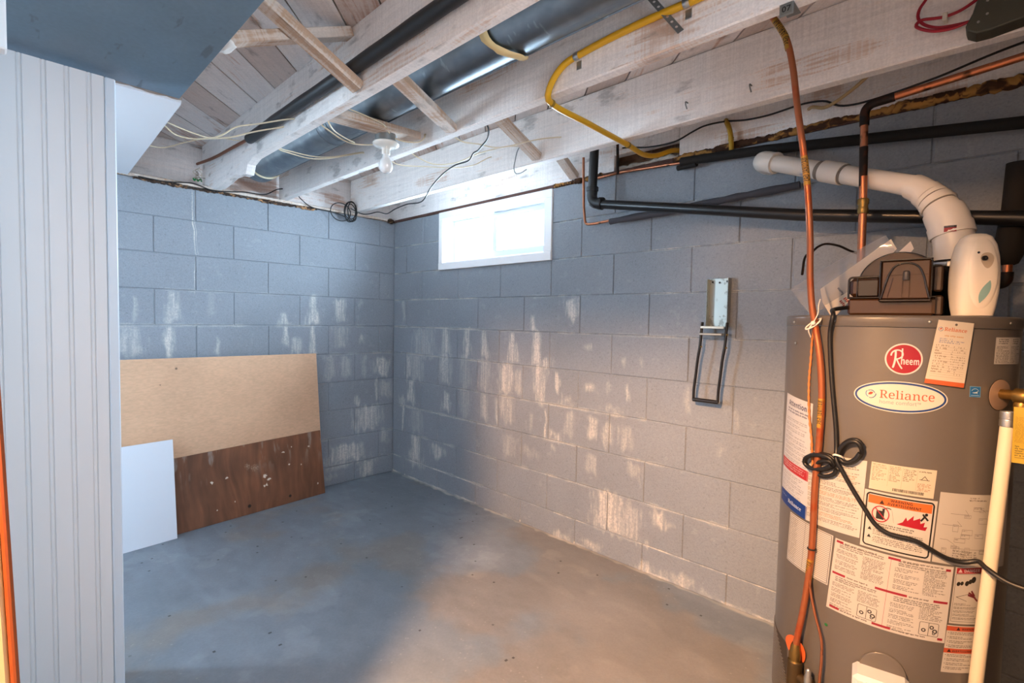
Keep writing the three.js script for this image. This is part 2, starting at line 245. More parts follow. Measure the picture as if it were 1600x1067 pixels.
const galv = M('#ffffff', 0.40, { metalness: 1, map: scaled(tex(512, 256, (u, v) => { const n = fbm(u * 26, v * 20, 121, 3), k = 150 + 34 * (n - 0.5), s = sstep(0.7, 0.76, fbm(u * 40, v * 9, 123, 4)) * 26; return [k - 12 + s, k - 3 + s, k + 4 + s]; }), 1.2, 0.6), bumpMap: scaled(tex(256, 128, (u, v) => { const g = 128 + 60 * (fbm(u * 14, v * 6, 125, 3) - 0.5); return [g, g, g]; }, false), 1.2, 0.6), bumpScale: 0.0015 });
const steel = M('#b9bcbd', 0.35, { metalness: 0.9 }), zinc = M('#8d8f8e', 0.5, { metalness: 0.8 });
const yellowPipe = M('#d9a41c', 0.4), romexMat = M('#dccdb0', 0.6), blackCable = M('#141416', 0.45), redCable = M('#a3122c', 0.45);
const sealant = M('#e6dcbf', 0.8), cream = M('#eee4d2', 0.35, { clearcoat: 0.3 }), string = M('#e4dfd6', 0.9);
// ---------------------------------------------------------------- the room
const floor = struct('floor'); part(floor, 'slab', cbox(-0.25, 4.75, -0.2, 0, -0.25, 5.2, 0), floorPaint);

function blockWall(group, mat, face, courses) {                      // each block its own mesh, joints recessed between them
  for (const [y0, y1, joints, lo, hi, skip] of courses) {
    const e = [lo, ...joints.filter((j) => j > lo + 0.02 && j < hi - 0.02), hi];
    for (let i = 0; i + 1 < e.length; i++) {
      let pieces = [[e[i], e[i + 1]]];
      if (skip) pieces = pieces.flatMap(([a, b]) => (b <= skip[0] || a >= skip[1] ? [[a, b]] : [[a, Math.min(b, skip[0])], [Math.max(a, skip[1]), b]].filter(([p, q]) => q - p > 0.03)));
      for (const [a, b] of pieces) {
        const g = rr(0.0010, 0.0028), p = rr(-0.0012, 0.0012), [s, t] = [a + g, b - g], u = y0 + rr(0.0010, 0.0022), v = y1 - rr(0.0010, 0.0022);
        part(group, 'block', face(s, t, u, v, p), mat);
      }
    }
  }
}
const C = 0.203, H0 = 0.1375, even = (o, n = 26) => Array.from({ length: n }, (_, i) => o + C * 2 * (i - 6)), TOP = 1.955;
const rows = (o, lo, hi, skip) => Array.from({ length: 10 }, (_, k) => [k ? H0 + C * (k - 1) : 0, k < 9 ? H0 + C * k : TOP, even(k % 2 ? o : o + C), lo, hi, k >= 8 ? skip : null]);
const wallLeft = struct('wall_left');
part(wallLeft, 'mortar_bed', [cbox(-0.25, -0.0045, 0, TOP, -0.25, 3.3, 0), cbox(-0.25, -0.0045, 0, TOP, 4.3, 5.2, 0), cbox(-0.25, -0.0045, 0, 1.04, 3.3, 4.3, 0), cbox(-0.25, -0.0045, 1.86, TOP, 3.3, 4.3, 0)], paintLeft);
blockWall(wallLeft, paintLeft, (a, b, c, d, p) => cbox(-0.03, p, c, d, a, b, 0.0028), rows(0.1287, 0.002, 2.04));
const wallRight = struct('wall_right');
part(wallRight, 'mortar_bed', [cbox(-0.25, 0.6, 0, TOP, -0.25, -0.0045, 0), cbox(1.57, 4.75, 0, TOP, -0.25, -0.0045, 0), cbox(0.6, 1.57, 0, 1.585, -0.25, -0.0045, 0)], paintRight);
blockWall(wallRight, paintRight, (a, b, c, d, p) => cbox(a, b, c, d, -0.03, p, 0.0028), rows(1.184, 0.002, 3.9, [0.6, 1.57]));
const wallSide = struct('wall_side');
part(wallSide, 'wall_panel', [cbox(4.6, 4.75, 0, 1.3, -0.25, 5.2, 0), cbox(4.6, 4.75, 1.9, TOP + 0.3, -0.25, 5.2, 0), cbox(4.6, 4.75, 1.3, 1.9, -0.25, 1.0, 0), cbox(4.6, 4.75, 1.3, 1.9, 1.9, 5.2, 0)], paintPlain);
const wallBack = struct('wall_back'); part(wallBack, 'wall_panel', cbox(-0.25, 4.75, 0, TOP + 0.3, 5, 5.2, 0), paintPlain);
const wallDoorway = struct('wall_doorway');
part(wallDoorway, 'wall_panel', [cbox(1.38, 2.44, 0, 1.955, 2.2, 2.3, 0), cbox(3.66, 4.6, 0, 1.955, 2.2, 2.3, 0), cbox(2.44, 3.66, 1.93, 1.955, 2.2, 2.3, 0)], whiteMat);

// window in the right-hand wall: casing, frame, a fixed sash and a sliding sash in front of it
const glass = new THREE.MeshPhysicalMaterial({ color: '#ffffff', roughness: 0.02, transmission: 1, thickness: 0, ior: 1.45 });
function windowFrom(name, parts) { const w = struct(name); for (const [n, g, m] of parts) part(w, n, g, m); return w; }
const ring = (x0, x1, y0, y1, z0, z1, l, r, b, t) => [cbox(x0, x1, y0, y0 + b, z0, z1, 0.003), cbox(x0, x1, y1 - t, y1, z0, z1, 0.003), cbox(x0, x0 + l, y0 + b, y1 - t, z0, z1, 0.002), cbox(x1 - r, x1, y0 + b, y1 - t, z0, z1, 0.002)];
windowFrom('window_1', [
  ['casing_board', cbox(0.575, 1.592, 1.905, 1.952, -0.004, 0.012, 0.002), trimMat], ['casing_board', cbox(0.575, 1.592, 1.556, 1.604, -0.004, 0.014, 0.002), trimMat],
  ['casing_board', cbox(0.575, 0.617, 1.6045, 1.9045, -0.004, 0.012, 0.002), trimMat], ['casing_board', cbox(1.537, 1.592, 1.6045, 1.9045, -0.004, 0.012, 0.002), trimMat],
  ['frame', ring(0.604, 1.556, 1.588, 1.93, -0.15, -0.004, 0.022, 0.024, 0.024, 0.028), vinyl],
  ['fixed_sash', ring(0.627, 1.09, 1.613, 1.90, -0.112, -0.085, 0.04, 0.03, 0.028, 0.024), vinyl], ['pane', cbox(0.66, 1.07, 1.635, 1.88, -0.1, -0.096, 0), glass],
  ['sliding_sash', ring(1.06, 1.531, 1.613, 1.90, -0.075, -0.048, 0.036, 0.048, 0.044, 0.04), vinyl], ['pane', cbox(1.09, 1.495, 1.65, 1.87, -0.064, -0.060, 0), glass],
]);
windowFrom('window_2', [
  ['frame', [[1.0, 1.04, 1.3, 1.9], [1.86, 1.9, 1.3, 1.9], [1.43, 1.47, 1.34, 1.86], [1.04, 1.86, 1.3, 1.34], [1.04, 1.86, 1.86, 1.9]].map(([a, b, c, d]) => cbox(4.62, 4.7, c, d, a, b, 0.003)), trimMat],
  ['pane', cbox(4.655, 4.66, 1.34, 1.86, 1.04, 1.86, 0), glass],
]);
windowFrom('window_3', [['frame', [[3.3, 3.34, 1.04, 1.86], [4.26, 4.3, 1.04, 1.86], [3.78, 3.82, 1.08, 1.82], [3.34, 4.26, 1.04, 1.08], [3.34, 4.26, 1.82, 1.86]].map(([a, b, c, d]) => cbox(-0.15, -0.06, c, d, a, b, 0.003)), trimMat], ['pane', cbox(-0.105, -0.10, 1.08, 1.82, 3.34, 4.26, 0), glass]]);
const ground = struct('ground_outside'); part(ground, 'snow', [cbox(-12, 16, 1.2, 1.45, -14, -0.26, 0), cbox(4.9, 16, 1.0, 1.2, -0.26, 8, 0), cbox(-12, -0.3, 0.9, 1.1, -0.26, 8, 0)], M('#e9edf2', 0.9));

// sill plates, rim boards, joists and the diagonal boards of the floor above
single('sill_plate', 'pale wooden sill plate along the top of the left block wall', 'sill plate', cbox(-0.2, 0.012, 1.957, 1.9745, 0.02, 5.0, 0.003), braceMat);
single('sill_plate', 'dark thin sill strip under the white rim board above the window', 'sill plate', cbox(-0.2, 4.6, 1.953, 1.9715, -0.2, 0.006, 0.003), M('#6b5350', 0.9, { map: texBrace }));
single('rim_board', 'shadowy weathered rim board behind the joist ends above the left wall', 'rim board', cbox(-0.12, -0.07, 1.976, 2.234, 0.0, 5.0, 0.002), plankMat);
single('rim_board', 'bright white painted rim board directly above the small window', 'rim board', [cbox(-0.2, 1.98, 1.973, 2.234, -0.05, -0.004, 0.003, 0.4, 0.1), cbox(1.98, 2.32, 2.05, 2.234, -0.05, -0.004, 0.003, 0.4, 0.1)], joistMat);
single('rim_board', 'white rim board above the water heater, right of the dark gap', 'rim board', cbox(2.322, 4.6, 1.973, 2.234, -0.05, -0.002, 0.004, 1.1, 0.3), joistMat);
single('backing_board', 'old bare board deep in the gap of the white rim board', 'board', cbox(1.9, 2.4, 1.973, 2.10, -0.138, -0.118, 0.002), bareMat);
single('gap_mortar', 'crumbling pale mortar below the dark gap in the rim board', 'mortar', (() => { const pts = []; for (let i = 0; i <= 22; i++) pts.push(V(2.0 + i * 0.0145, 1.976 + 0.006 * vn(i * 0.9, 1, 5), -0.006)); return sweep(pts, (t, i) => 0.004 + 0.012 * vn(i * 0.8, 2, 6), 7); })(), M('#b3aba0', 0.95, { bumpMap: bumpBlock, bumpScale: 0.004 }));

const JY = 1.975, SUB = 2.21;
const J0end = [[-0.034, SUB], [4.6, SUB], [4.6, JY], [0.80, JY], [0.725, 1.957], [0.70, 1.915], [0.64, 1.918], [0.565, 1.937], [0.47, 1.942], [0.37, 1.931], [0.27, 1.922], [0.17, 1.930], [0.10, 1.958], [0.04, JY + 0.001], [-0.034, JY + 0.001]];
single('ceiling_joist', 'whitewashed joist with the ragged notched end, black insulated pipe against it', 'joist', extrude(J0end, 0.036, { bevel: 0.002 }).translate(0, 0, 1.262), joistMat, 'whitewashed ceiling joists');
for (const [z0, z1, label] of [[0.818, 0.86, 'middle whitewashed joist with the yellow gas pipe clipped along its side'], [0.308, 0.352, 'whitewashed joist nearest the window wall, red cable hanging at its right end'], [1.742, 1.782, 'joist hidden behind the edge of the blue ceiling panel'], [2.205, 2.245, 'joist above the doorway wall']])
  single('ceiling_joist', label, 'joist', cbox(-0.034, 4.6, JY, SUB, z0, z1, 0.004, rr(0, 2), rr(0, 1)), joistMat, 'whitewashed ceiling joists');

const ceiling = struct('ceiling'); part(ceiling, 'deck', cbox(-0.25, 4.75, 2.236, 2.4, -0.25, 5.2, 0), M('#9b8f88', 0.9));
const band1 = struct('trim_1'); part(band1, 'outer_band', cbox(-0.25, 4.75, 1.956, 2.24, -0.25, -0.14, 0), bareMat);
const band2 = struct('trim_2'); part(band2, 'outer_band', cbox(-0.25, -0.13, 1.956, 2.24, -0.14, 5.2, 0), bareMat);
const cuts = [-1.66, -1.5, -1.345, -1.19, -1.03, -0.79, -0.633, -0.476, -0.312, -0.16, 0, 0.152, 0.304, 0.45, 0.6, 0.748, 0.9, 1.05, 1.2, 1.345, 1.49, 1.652, 1.797, 1.95, 2.1, 2.25, 2.4, 2.56, 2.71, 2.86, 3.01, 3.16];
function clip(poly, f) { const out = []; poly.forEach((a, i) => { const b = poly[(i + 1) % poly.length], p = f(a), q = f(b); if (p >= 0) out.push(a); if ((p >= 0) !== (q >= 0)) { const t = p / (p - q); out.push([a[0] + (b[0] - a[0]) * t, a[1] + (b[1] - a[1]) * t]); } }); return out; }
const R2 = Math.SQRT1_2, turnPlank = new THREE.Matrix4().makeBasis(V(R2, 0, R2), V(R2, 0, -R2), V(0, 1, 0));
for (let i = 0; i + 1 < cuts.length; i++) {                          // coordinates along and across the boards
  let p = [[-5, cuts[i] + 0.003], [9, cuts[i] + 0.003], [9, cuts[i + 1] - 0.003], [-5, cuts[i + 1] - 0.003]];
  for (const f of [([t, s]) => (t + s) * R2 + 0.032, ([t, s]) => 4.6 - (t + s) * R2, ([t, s]) => (t - s) * R2, ([t, s]) => 2.6 - (t - s) * R2]) p = clip(p, f);
  if (p.length > 2) part(ceiling, 'plank', extrude(p, 0.02).applyMatrix4(turnPlank).translate(0, SUB + rr(0.0005, 0.003), 0), i % 3 ? plankMat : plankMat2);
}

// bridging braces between the joists
const brace = (label, a, b, w = 0.052, t = 0.032, m = braceMat) => single('bridging_brace', label, 'brace', board(V(...a), V(...b), w, t, V(1, 0, 0)), m, 'bridging braces between the joists');
brace('bridging brace rising from the notched joist up to the blue panel side', [1.803, 1.992, 1.302], [1.803, 2.195, 1.735]);
brace('lower bridging brace crossing behind, white plaster on its end by the blue panel', [1.742, 2.192, 1.305], [1.742, 1.992, 1.738]);
brace('bridging brace crossing below the round metal duct', [1.757, 1.991, 0.862], [1.968, 1.992, 1.262], 0.054, 0.028);
brace('bridging brace between the two joists nearest the window, above the wire hook', [1.778, 1.998, 0.354], [1.778, 2.19, 0.816]);
brace('short bridging brace against the white rim board beside the copper pipes', [1.735, 1.99, -0.001], [1.735, 2.175, 0.306]);
single('lamp_board', 'brown and white board carrying the bare bulb lamp holder', 'board', board(V(1.535, 1.988, 1.262), V(1.50, 2.018, 0.862), 0.085, 0.030, V(1, 0, 0)), braceMat);
single('plaster_lump', 'ragged lump of white plaster at the corner of the blue panel and brace', 'plaster', (() => { const g = new THREE.SphereGeometry(0.024, 24, 16), p = g.attributes.position; for (let i = 0; i < p.count; i++) { const x = p.getX(i), y = p.getY(i), z = p.getZ(i), k = 0.55 + 0.8 * vn(x * 90 + 5 + z * 50, y * 90 + z * 70 + 9, 9); p.setXYZ(i, x * k * 1.9 + z * 0.4, y * k * 0.42, z * k * 0.9); } g.computeVertexNormals(); return g.translate(1.775, 1.981, 1.700); })(), M('#e2e0dc', 0.95));

// beadboard partition, and the panels nailed under the joists beside it
const partition = struct('wall_partition');
const beadMat = M('#e3e4e6', 0.5);
part(partition, 'core', cbox(1.312, 1.379, 0, 1.94, 1.90, 4.3, 0.001), beadMat);
part(partition, 'corner_trim', cbox(1.302, 1.3895, 0, 1.94, 1.8955, 1.9215, 0.003), M('#d8e2ec', 0.45));
for (let z = 1.922, i = 0; z < 2.29; i++) {
  const w = i ? 0.0502 : 0.0408, o = [[0, 1.378], [0, 1.3818], [0.0014, 1.3838], [0.003, 1.385], [w - 0.0118, 1.385], [w - 0.0104, 1.3842], [w - 0.0094, 1.3818], [w - 0.0084, 1.3842], [w - 0.006, 1.3856], [w - 0.0036, 1.3850], [w - 0.0018, 1.3838], [w, 1.3818], [w, 1.378]];
  const g = extrude(o.map(([a, b]) => [b, -(z + a)]), 1.94); g.rotateX(-Math.PI / 2);
  part(partition, 'beadboard_strip', g, beadMat); z += w;
}
part(struct('trim_3'), 'casing_strip', cbox(1.90, 1.935, 1.739, 1.962, 2.1405, 2.196, 0.003), trimMat);
const texBlue = scaled(tex(512, 512, (u, v) => { const n = fbm(u * 5, v * 5, 131, 4), sc = sstep(0.70, 0.78, fbm(u * 9, v * 34, 133, 4)) * 0.45, old = sstep(0.5, 0.7, fbm(u * 2.2 + 3, v * 2.2, 134, 3)) * 0.5, b = 0.94 + n * 0.14 + (vn(u * 140, v * 140, 135) - 0.5) * 0.05; return [mix(mix(98, 128, old), 66, sc) * b, mix(mix(120, 127, old), 72, sc) * b, mix(mix(136, 134, old), 78, sc) * b]; }), 1.3, 1.0);
const blue = single('soffit_panel', 'blue-grey scuffed ceiling panel with a slanting edge at top left', 'panel', cbox(1.31, 2.75, 1.9645, 1.974, 1.71, 2.32, 0.001), M('#ffffff', 0.55, { map: texBlue }));
const soff = struct('soffit_panel'); soff.userData = { label: 'white soffit board left of the joists, above the left wall', category: 'panel' }; soff.name = numbered('soffit_panel');
part(soff, 'board', extrude([[0.0, -1.662], [1.27, -1.697], [1.292, -1.70], [1.292, -2.32], [0, -2.32]], 0.012).rotateX(-Math.PI / 2).translate(0, 1.959, 0), M('#eef1f5', 0.6));
part(soff, 'torn_edge', (() => { const pts = []; for (let i = 0; i <= 40; i++) pts.push(V(1.296, 1.972 + 0.004 * vn(i * 0.7, 1, 12), 1.70 + i * 0.0145)); return sweep(pts, (t, i) => 0.004 + 0.008 * vn(i * 0.6, 3, 13), 6); })(), M('#a99c92', 0.95), 'torn beige plasterboard edge');
const door = struct('door_1', [2.5, 0, 2.133]);
part(door, 'jamb', cbox(2.42, 2.498, 0, 1.93, 2.142, 2.24, 0.004), M('#b7a67c', 0.6));
part(door, 'stained_edge', cbox(2.44, 2.504, 0, 1.93, 2.133, 2.1415, 0.003), M('#7d3b14', 0.45), 'orange stained wooden edge');
door.rotation.x = 0.0276;

// furnace standing to the right of the water heater, outside the picture: it keeps the side window's light off the corner
const furnace = thing('furnace', 'tall grey sheet-metal furnace cabinet beside the water heater, outside the picture', 'furnace', [3.86, 0, 0.55]);
part(furnace, 'cabinet', cbox(3.58, 4.16, 0.02, 1.93, 0.06, 1.02, 0.006), M('#5f5a55', 0.5));
part(furnace, 'door', cbox(3.60, 4.14, 0.12, 0.9, 1.02, 1.035, 0.004), M('#6a645e', 0.5)); part(furnace, 'door', cbox(3.60, 4.14, 0.93, 1.85, 1.02, 1.035, 0.004), M('#6a645e', 0.5));
part(furnace, 'foot_rail', cbox(3.59, 4.15, 0, 0.02, 0.08, 1.0, 0.001), rubber);
// ---------------------------------------------------------------- pipes, duct and cables under the ceiling
const duct = thing('round_duct', 'galvanised round metal duct running between two joists', 'duct', [2.4, 2.019, 1.063]);
const DY = 2.109, DZ = 1.063, DR = 0.089;
const dtube = (x0, x1, r) => sweep([V(x0, DY, DZ), V(x1, DY, DZ)], r, 48, { up: V(0, -1, 0) });
part(duct, 'barrel', dtube(0.30, 1.22, DR), galv); part(duct, 'barrel', dtube(1.18, 4.58, DR - 0.0025), galv);
part(duct, 'end_collar', turned([[0, 0], [DR + 0.004, 0], [DR + 0.010, 0.004], [DR + 0.010, 0.05], [DR + 0.003, 0.085], [DR + 0.001, 0.085]], [0.20, DY, DZ], [1, DY, DZ], 48), galv);
part(duct, 'joint_ring', [1.13, 1.20].map((x) => new THREE.TorusGeometry(DR + 0.0005, 0.0022, 8, 64).rotateY(Math.PI / 2).translate(x, DY, DZ)), galv);
part(duct, 'sealant_ring', (() => { const pts = []; for (let i = 0; i <= 40; i++) { const a = (i / 40) * 6.283; pts.push(V(0.305 + 0.006 * Math.sin(a * 2), DY + (DR + 0.003) * Math.cos(a), DZ + (DR + 0.003) * Math.sin(a))); } return sweep(pts, (t, i) => 0.0055 + 0.002 * vn(i * 0.7, 1, 3), 7); })(), sealant, 'cream bead of sealant');
part(duct, 'seam', cbox(0.32, 4.5, -0.0025, 0.0025, -0.002, 0.002, 0.0008).applyMatrix4(new THREE.Matrix4().makeRotationX(0.6)).translate(0, DY - DR * 0.80, DZ - DR * 0.60), galv);
single('foam_strap', 'torn cream foam strip wrapped round the metal duct at the top of the picture', 'strap', (() => {
  const P = [], I = [], U = [], n = 30; for (let i = 0; i <= n; i++) { const a = mix(1.2, 5.2, i / n), w = 0.014 + 0.006 * vn(i * 0.9, 1, 15) + (i > n - 7 ? 0.006 : 0), xs = 2.28 + 0.028 * Math.sin(i * 0.33) + (i > n - 8 ? (i - n + 8) * 0.004 : 0), r = DR + 0.009 + 0.004 * vn(i * 1.3, 2, 16);
    for (const [dx, k] of [[-w, 0], [-w * 0.4, 0.006], [w * 0.5, 0.007], [w, 0]]) { P.push(xs + dx, DY - (r + k - 0.006) * Math.cos(a - 2.0), DZ + (r + k - 0.006) * Math.sin(a - 2.0) ); U.push(i / n, dx); } }
  for (let i = 0; i < n; i++) for (let k = 0; k < 3; k++) { const q = i * 4 + k; I.push(q, q + 4, q + 1, q + 1, q + 4, q + 5); }
  const g = new THREE.BufferGeometry(); g.setAttribute('position', new THREE.Float32BufferAttribute(P, 3)); g.setAttribute('uv', new THREE.Float32BufferAttribute(U, 2)); g.setIndex(I); g.computeVertexNormals(); return g;
})(), M('#dcc48f', 0.9));

const lagged = thing('insulated_pipe', 'black foam insulated copper pipe along the notched joist', 'pipe', [1.5, 2.02, 1.326]);
part(lagged, 'insulation', sweep(smooth([[0.835, 2.043, 1.326], [1.2, 2.047, 1.327], [1.8, 2.046, 1.326], [2.4, 2.05, 1.326], [4.5, 2.05, 1.326]], 60), (t) => 0.0225 + 0.0006 * Math.sin(t * 90), 20), foamBlack);
part(lagged, 'copper_end', sweep(bends([[0.0, 2.094, 1.334], [0.30, 2.066, 1.330], [0.90, 2.042, 1.327]], 0.1), 0.0075, 10), M('#7c4a30', 0.5, { metalness: 0.4 }), 'bare tarnished copper end');
const clump = thing('wire_clump', 'tangled bare wire ends with a green scrap on the left wall top', 'wires', [0.04, 1.975, 1.33]);
for (let k = 0; k < 6; k++) part(clump, 'wire', sweep(smooth([[0.006, 2.075 - 0.008 * k, 1.325 + 0.004 * k], [0.03, 2.06 - 0.012 * k, 1.335 + 0.018 * Math.sin(k * 2.1)], [0.035 + 0.008 * Math.cos(k), 2.035 - 0.008 * k, 1.345 + 0.022 * Math.cos(k * 1.7)], [0.05, 2.02 - 0.004 * k, 1.335 + 0.028 * Math.sin(k * 1.3 + 1)]], 18), 0.0016, 6), k % 2 ? M('#8a7a6a', 0.7) : M('#c8bda8', 0.7));
part(clump, 'green_scrap', sweep(smooth([[0.02, 1.992, 1.318], [0.03, 2.002, 1.328], [0.026, 1.99, 1.338], [0.034, 2.004, 1.348], [0.03, 1.989, 1.356], [0.036, 1.999, 1.364]], 26), 0.0042, 7), M('#1f7a44', 0.5), 'green scrap');

const gas = thing('gas_pipe', 'yellow coated gas pipe clipped to the middle joist and bent towards the wall', 'pipe', [2.35, 1.92, 0.5]);
part(gas, 'pipe', sweep(smooth([[3.4, 2.085, 0.874], [2.796, 2.069, 0.874], [2.609, 2.07, 0.874], [2.43, 2.06, 0.874], [2.345, 2.045, 0.876], [2.295, 2.005, 0.876], [2.272, 1.967, 0.868], [2.259, 1.961, 0.83], [2.25, 1.963, 0.6], [2.243, 1.963, 0.30], [2.236, 1.962, 0.15], [2.26, 1.969, 0.09], [2.30, 2.0, 0.02], [2.312, 2.02, -0.08]], 120), 0.0108, 14), yellowPipe);
for (const [x, y, z] of [[2.756, 2.070, 0.874], [2.395, 2.056, 0.874]]) part(gas, 'clip', [new THREE.TorusGeometry(0.0118, 0.002, 6, 20, Math.PI).rotateY(Math.PI / 2).scale(5, 1, 1).translate(0, 0, 0).rotateX(Math.PI / 2).translate(x, y, z), cbox(x - 0.009, x + 0.009, y - 0.036, y - 0.011, 0.8605, 0.863, 0.0005)], steel);
for (const [x, y, z] of [[2.259, 1.962, 0.838], [2.242, 1.9635, 0.31]]) part(gas, 'clip', turned([[0.0109, 0], [0.0128, 0], [0.0128, 0.012], [0.0109, 0.012]], [x, y, z], [x, y, z - 1], 20), M('#8a6d24', 0.6));
single('gas_pipe_stub', 'short yellow pipe stub hanging in front of the white rim board', 'pipe', [sweep(smooth([[2.53, 2.08, 0.0], [2.543, 2.06, 0.02], [2.56, 2.02, 0.032], [2.568, 1.97, 0.034], [2.570, 1.934, 0.034]], 24), 0.010, 12), ...[1.992, 1.984].map((y) => turned([[0.0105, 0], [0.0118, 0.001], [0.0118, 0.004], [0.0105, 0.005]], [2.566, y, 0.033], [2.566, y - 1, 0.033], 16))], M('#b08a24', 0.5));
single('hanger_strap', 'perforated grey metal strap hanging across the yellow gas pipe', 'strap', (() => {
  const L = 0.34, holes = []; for (let i = 0; i < 15; i++) { const c = -L / 2 + 0.02 + i * 0.0215; holes.push(Array.from({ length: 8 }, (_, k) => [c + 0.0042 * Math.cos(k * 0.785), 0.0042 * Math.sin(k * 0.785)])); }
  const a = V(2.738, 2.004, 0.868), b = V(2.60, 2.195, 0.895), d = b.clone().sub(a).normalize(), z = V(0.35, 0.3, 0.9).addScaledVector(d, -V(0.35, 0.3, 0.9).dot(d)).normalize();
  return extrude([[-L / 2, -0.009], [L / 2 - 0.02, -0.009], [L / 2 - 0.02, 0.009], [-L / 2, 0.009]], 0.0015, { holes }).applyMatrix4(new THREE.Matrix4().makeBasis(d, z.clone().cross(d), z).setPosition(a.clone().addScaledVector(d, L / 2)));
})(), zinc);
const joistTag = thing('joist_tag', 'small grey metal tag with black figures under the middle joist', 'tag', [2.997, 1.945, 0.84]);
part(joistTag, 'plate', [cbox(2.982, 3.012, 1.9725, 1.9745, 0.80, 0.8605, 0.0005), cbox(2.982, 3.012, 1.945, 1.9745, 0.8605, 0.8630, 0.0005)], zinc);
part(joistTag, 'print', new THREE.PlaneGeometry(0.024, 0.024).translate(2.997, 1.9615, 0.8633), M('#8d8f8e', 0.6, { map: print(96, 96, (g, w, h) => { g.fillStyle = '#c9c8c2'; g.fillRect(0, 0, w, h); g.fillStyle = '#1c1814'; g.font = 'bold 72px sans-serif'; g.textAlign = 'center'; g.fillText('07', w / 2, 74); }) }), 'black figures');

// black drain pipe in front of the window wall, and the bigger stained one behind it
const drain = thing('drain_pipe', 'glossy black plastic drain pipe crossing below the ceiling with an elbow', 'pipe', [2.7, 1.5, 0.13]);
part(drain, 'pipe', sweep([V(1.985, 1.786, 0.13), V(2.5, 1.688, 0.13), V(2.86, 1.618, 0.13), V(3.43, 1.532, 0.14), V(3.575, 1.512, 0.14)], 0.0215, 18), abs);
part(drain, 'riser', sweep([V(1.957, 2.2, 0.13), V(1.944, 1.862, 0.13)], 0.0225, 18), abs);
part(drain, 'elbow', [sweep(bends([[1.9445, 1.872, 0.13], [1.942, 1.800, 0.13], [2.008, 1.782, 0.13]], 0.05, 10), 0.0265, 20), turned([[0.0265, 0], [0.030, 0.002], [0.030, 0.02], [0.0265, 0.022]], [1.9443, 1.852, 0.13], [1.9448, 1.9, 0.13], 20), turned([[0.0265, 0], [0.030, 0.002], [0.030, 0.02], [0.0265, 0.022]], [1.986, 1.789, 0.13], [2.05, 1.775, 0.13], 20)], abs);
single('soil_pipe', 'large stained dark pipe high on the wall behind the white vent pipe', 'pipe', sweep([V(2.36, 1.93, 0.05), V(2.7, 1.907, 0.05), V(3.42, 1.828, 0.05), V(3.575, 1.812, 0.05)], 0.0185, 18), absDull);
single('pipe_offcut', 'short black pipe piece sticking out of the wall below the foam', 'pipe', sweep([V(2.335, 1.912, 0.03), V(2.43, 1.908, 0.05)], 0.012, 12), absDull);
const wrapped = thing('wrapped_pipe', 'thin copper pipe entering grey taped insulation against the wall', 'pipe', [2.3, 1.7, 0.05]);
part(wrapped, 'insulation', sweep(smooth([[2.0, 1.712, 0.05], [2.15, 1.717, 0.05], [2.32, 1.72, 0.048], [2.6, 1.738, 0.045], [2.83, 1.752, 0.03]], 40), (t, i) => 0.013 + 0.005 * vn(i * 0.45, 2, 21), 12), M('#45444a', 0.85));
part(wrapped, 'copper', sweep(bends([[1.828, 2.06, 0.05], [1.838, 1.80, 0.05], [1.85, 1.716, 0.05], [1.90, 1.713, 0.05], [2.03, 1.719, 0.05]], 0.02), 0.0065, 10), copper);
single('copper_riser', 'thin copper pipe rising beside the black drain into the rim board', 'pipe', sweep([V(2.049, 2.08, 0.08), V(2.054, 1.928, 0.08)], 0.0065, 10), copperDark);
single('copper_branch', 'thin copper pipe lying level along the top of the wall', 'pipe', [sweep([V(1.86, 1.948, 0.024), V(2.04, 1.951, 0.026), V(2.30, 1.936, 0.03), V(2.45, 1.925, 0.03)], 0.0062, 10), turned([[0.0063, 0], [0.0075, 0.001], [0.0075, 0.014], [0.0063, 0.015]], [2.21, 1.941, 0.0285], [2.4, 1.93, 0.03], 12)], copper);

const main = thing('copper_main', 'large copper pipe with blackened joints coming down to the water heater', 'pipe', [3.075, 1.24, 0.3]);
part(main, 'pipe', sweep(bends([[4.3, 1.985, 0.29], [3.58, 1.947, 0.30], [3.409, 1.9265, 0.3], [3.15, 1.902, 0.3], [3.068, 1.895, 0.3], [3.070, 1.80, 0.3], [3.073, 1.68, 0.3]], 0.035), 0.0106, 16), copper);
part(main, 'pipe', sweep([V(3.073, 1.68, 0.3), V(3.076, 1.58, 0.3), V(3.0795, 1.248, 0.3)], 0.0112, 16), copper);
part(main, 'scorched_elbow', sweep(bends([[3.142, 1.9015, 0.3], [3.068, 1.8955, 0.3], [3.0695, 1.835, 0.3]], 0.03, 8), 0.0130, 16), copperDark, 'scorched dark elbow');
part(main, 'scorched_joint', sweep([V(3.0707, 1.77, 0.3), V(3.0735, 1.65, 0.3)], (t) => 0.0116 + 0.0006 * Math.sin(t * 30), 16), copperDark);
part(main, 'union', turned([[0.012, 0], [0.0158, 0.001], [0.0158, 0.016], [0.0140, 0.018], [0.0140, 0.028], [0.0165, 0.030], [0.0165, 0.044], [0.0125, 0.047]], [3.0765, 1.565, 0.3], [3.0755, 1.7, 0.3], 6), brass, 'brass union nut');
single('tan_cable', 'small tan cable running up from a hole in the rim board', 'cable', sweep(smooth([[2.832, 2.046, -0.02], [2.86, 2.035, 0.03], [2.92, 2.0, 0.09], [3.0, 2.02, 0.13], [3.08, 2.05, 0.2], [3.12, 2.07, 0.3]], 30), 0.006, 8), M('#b79a6c', 0.6));

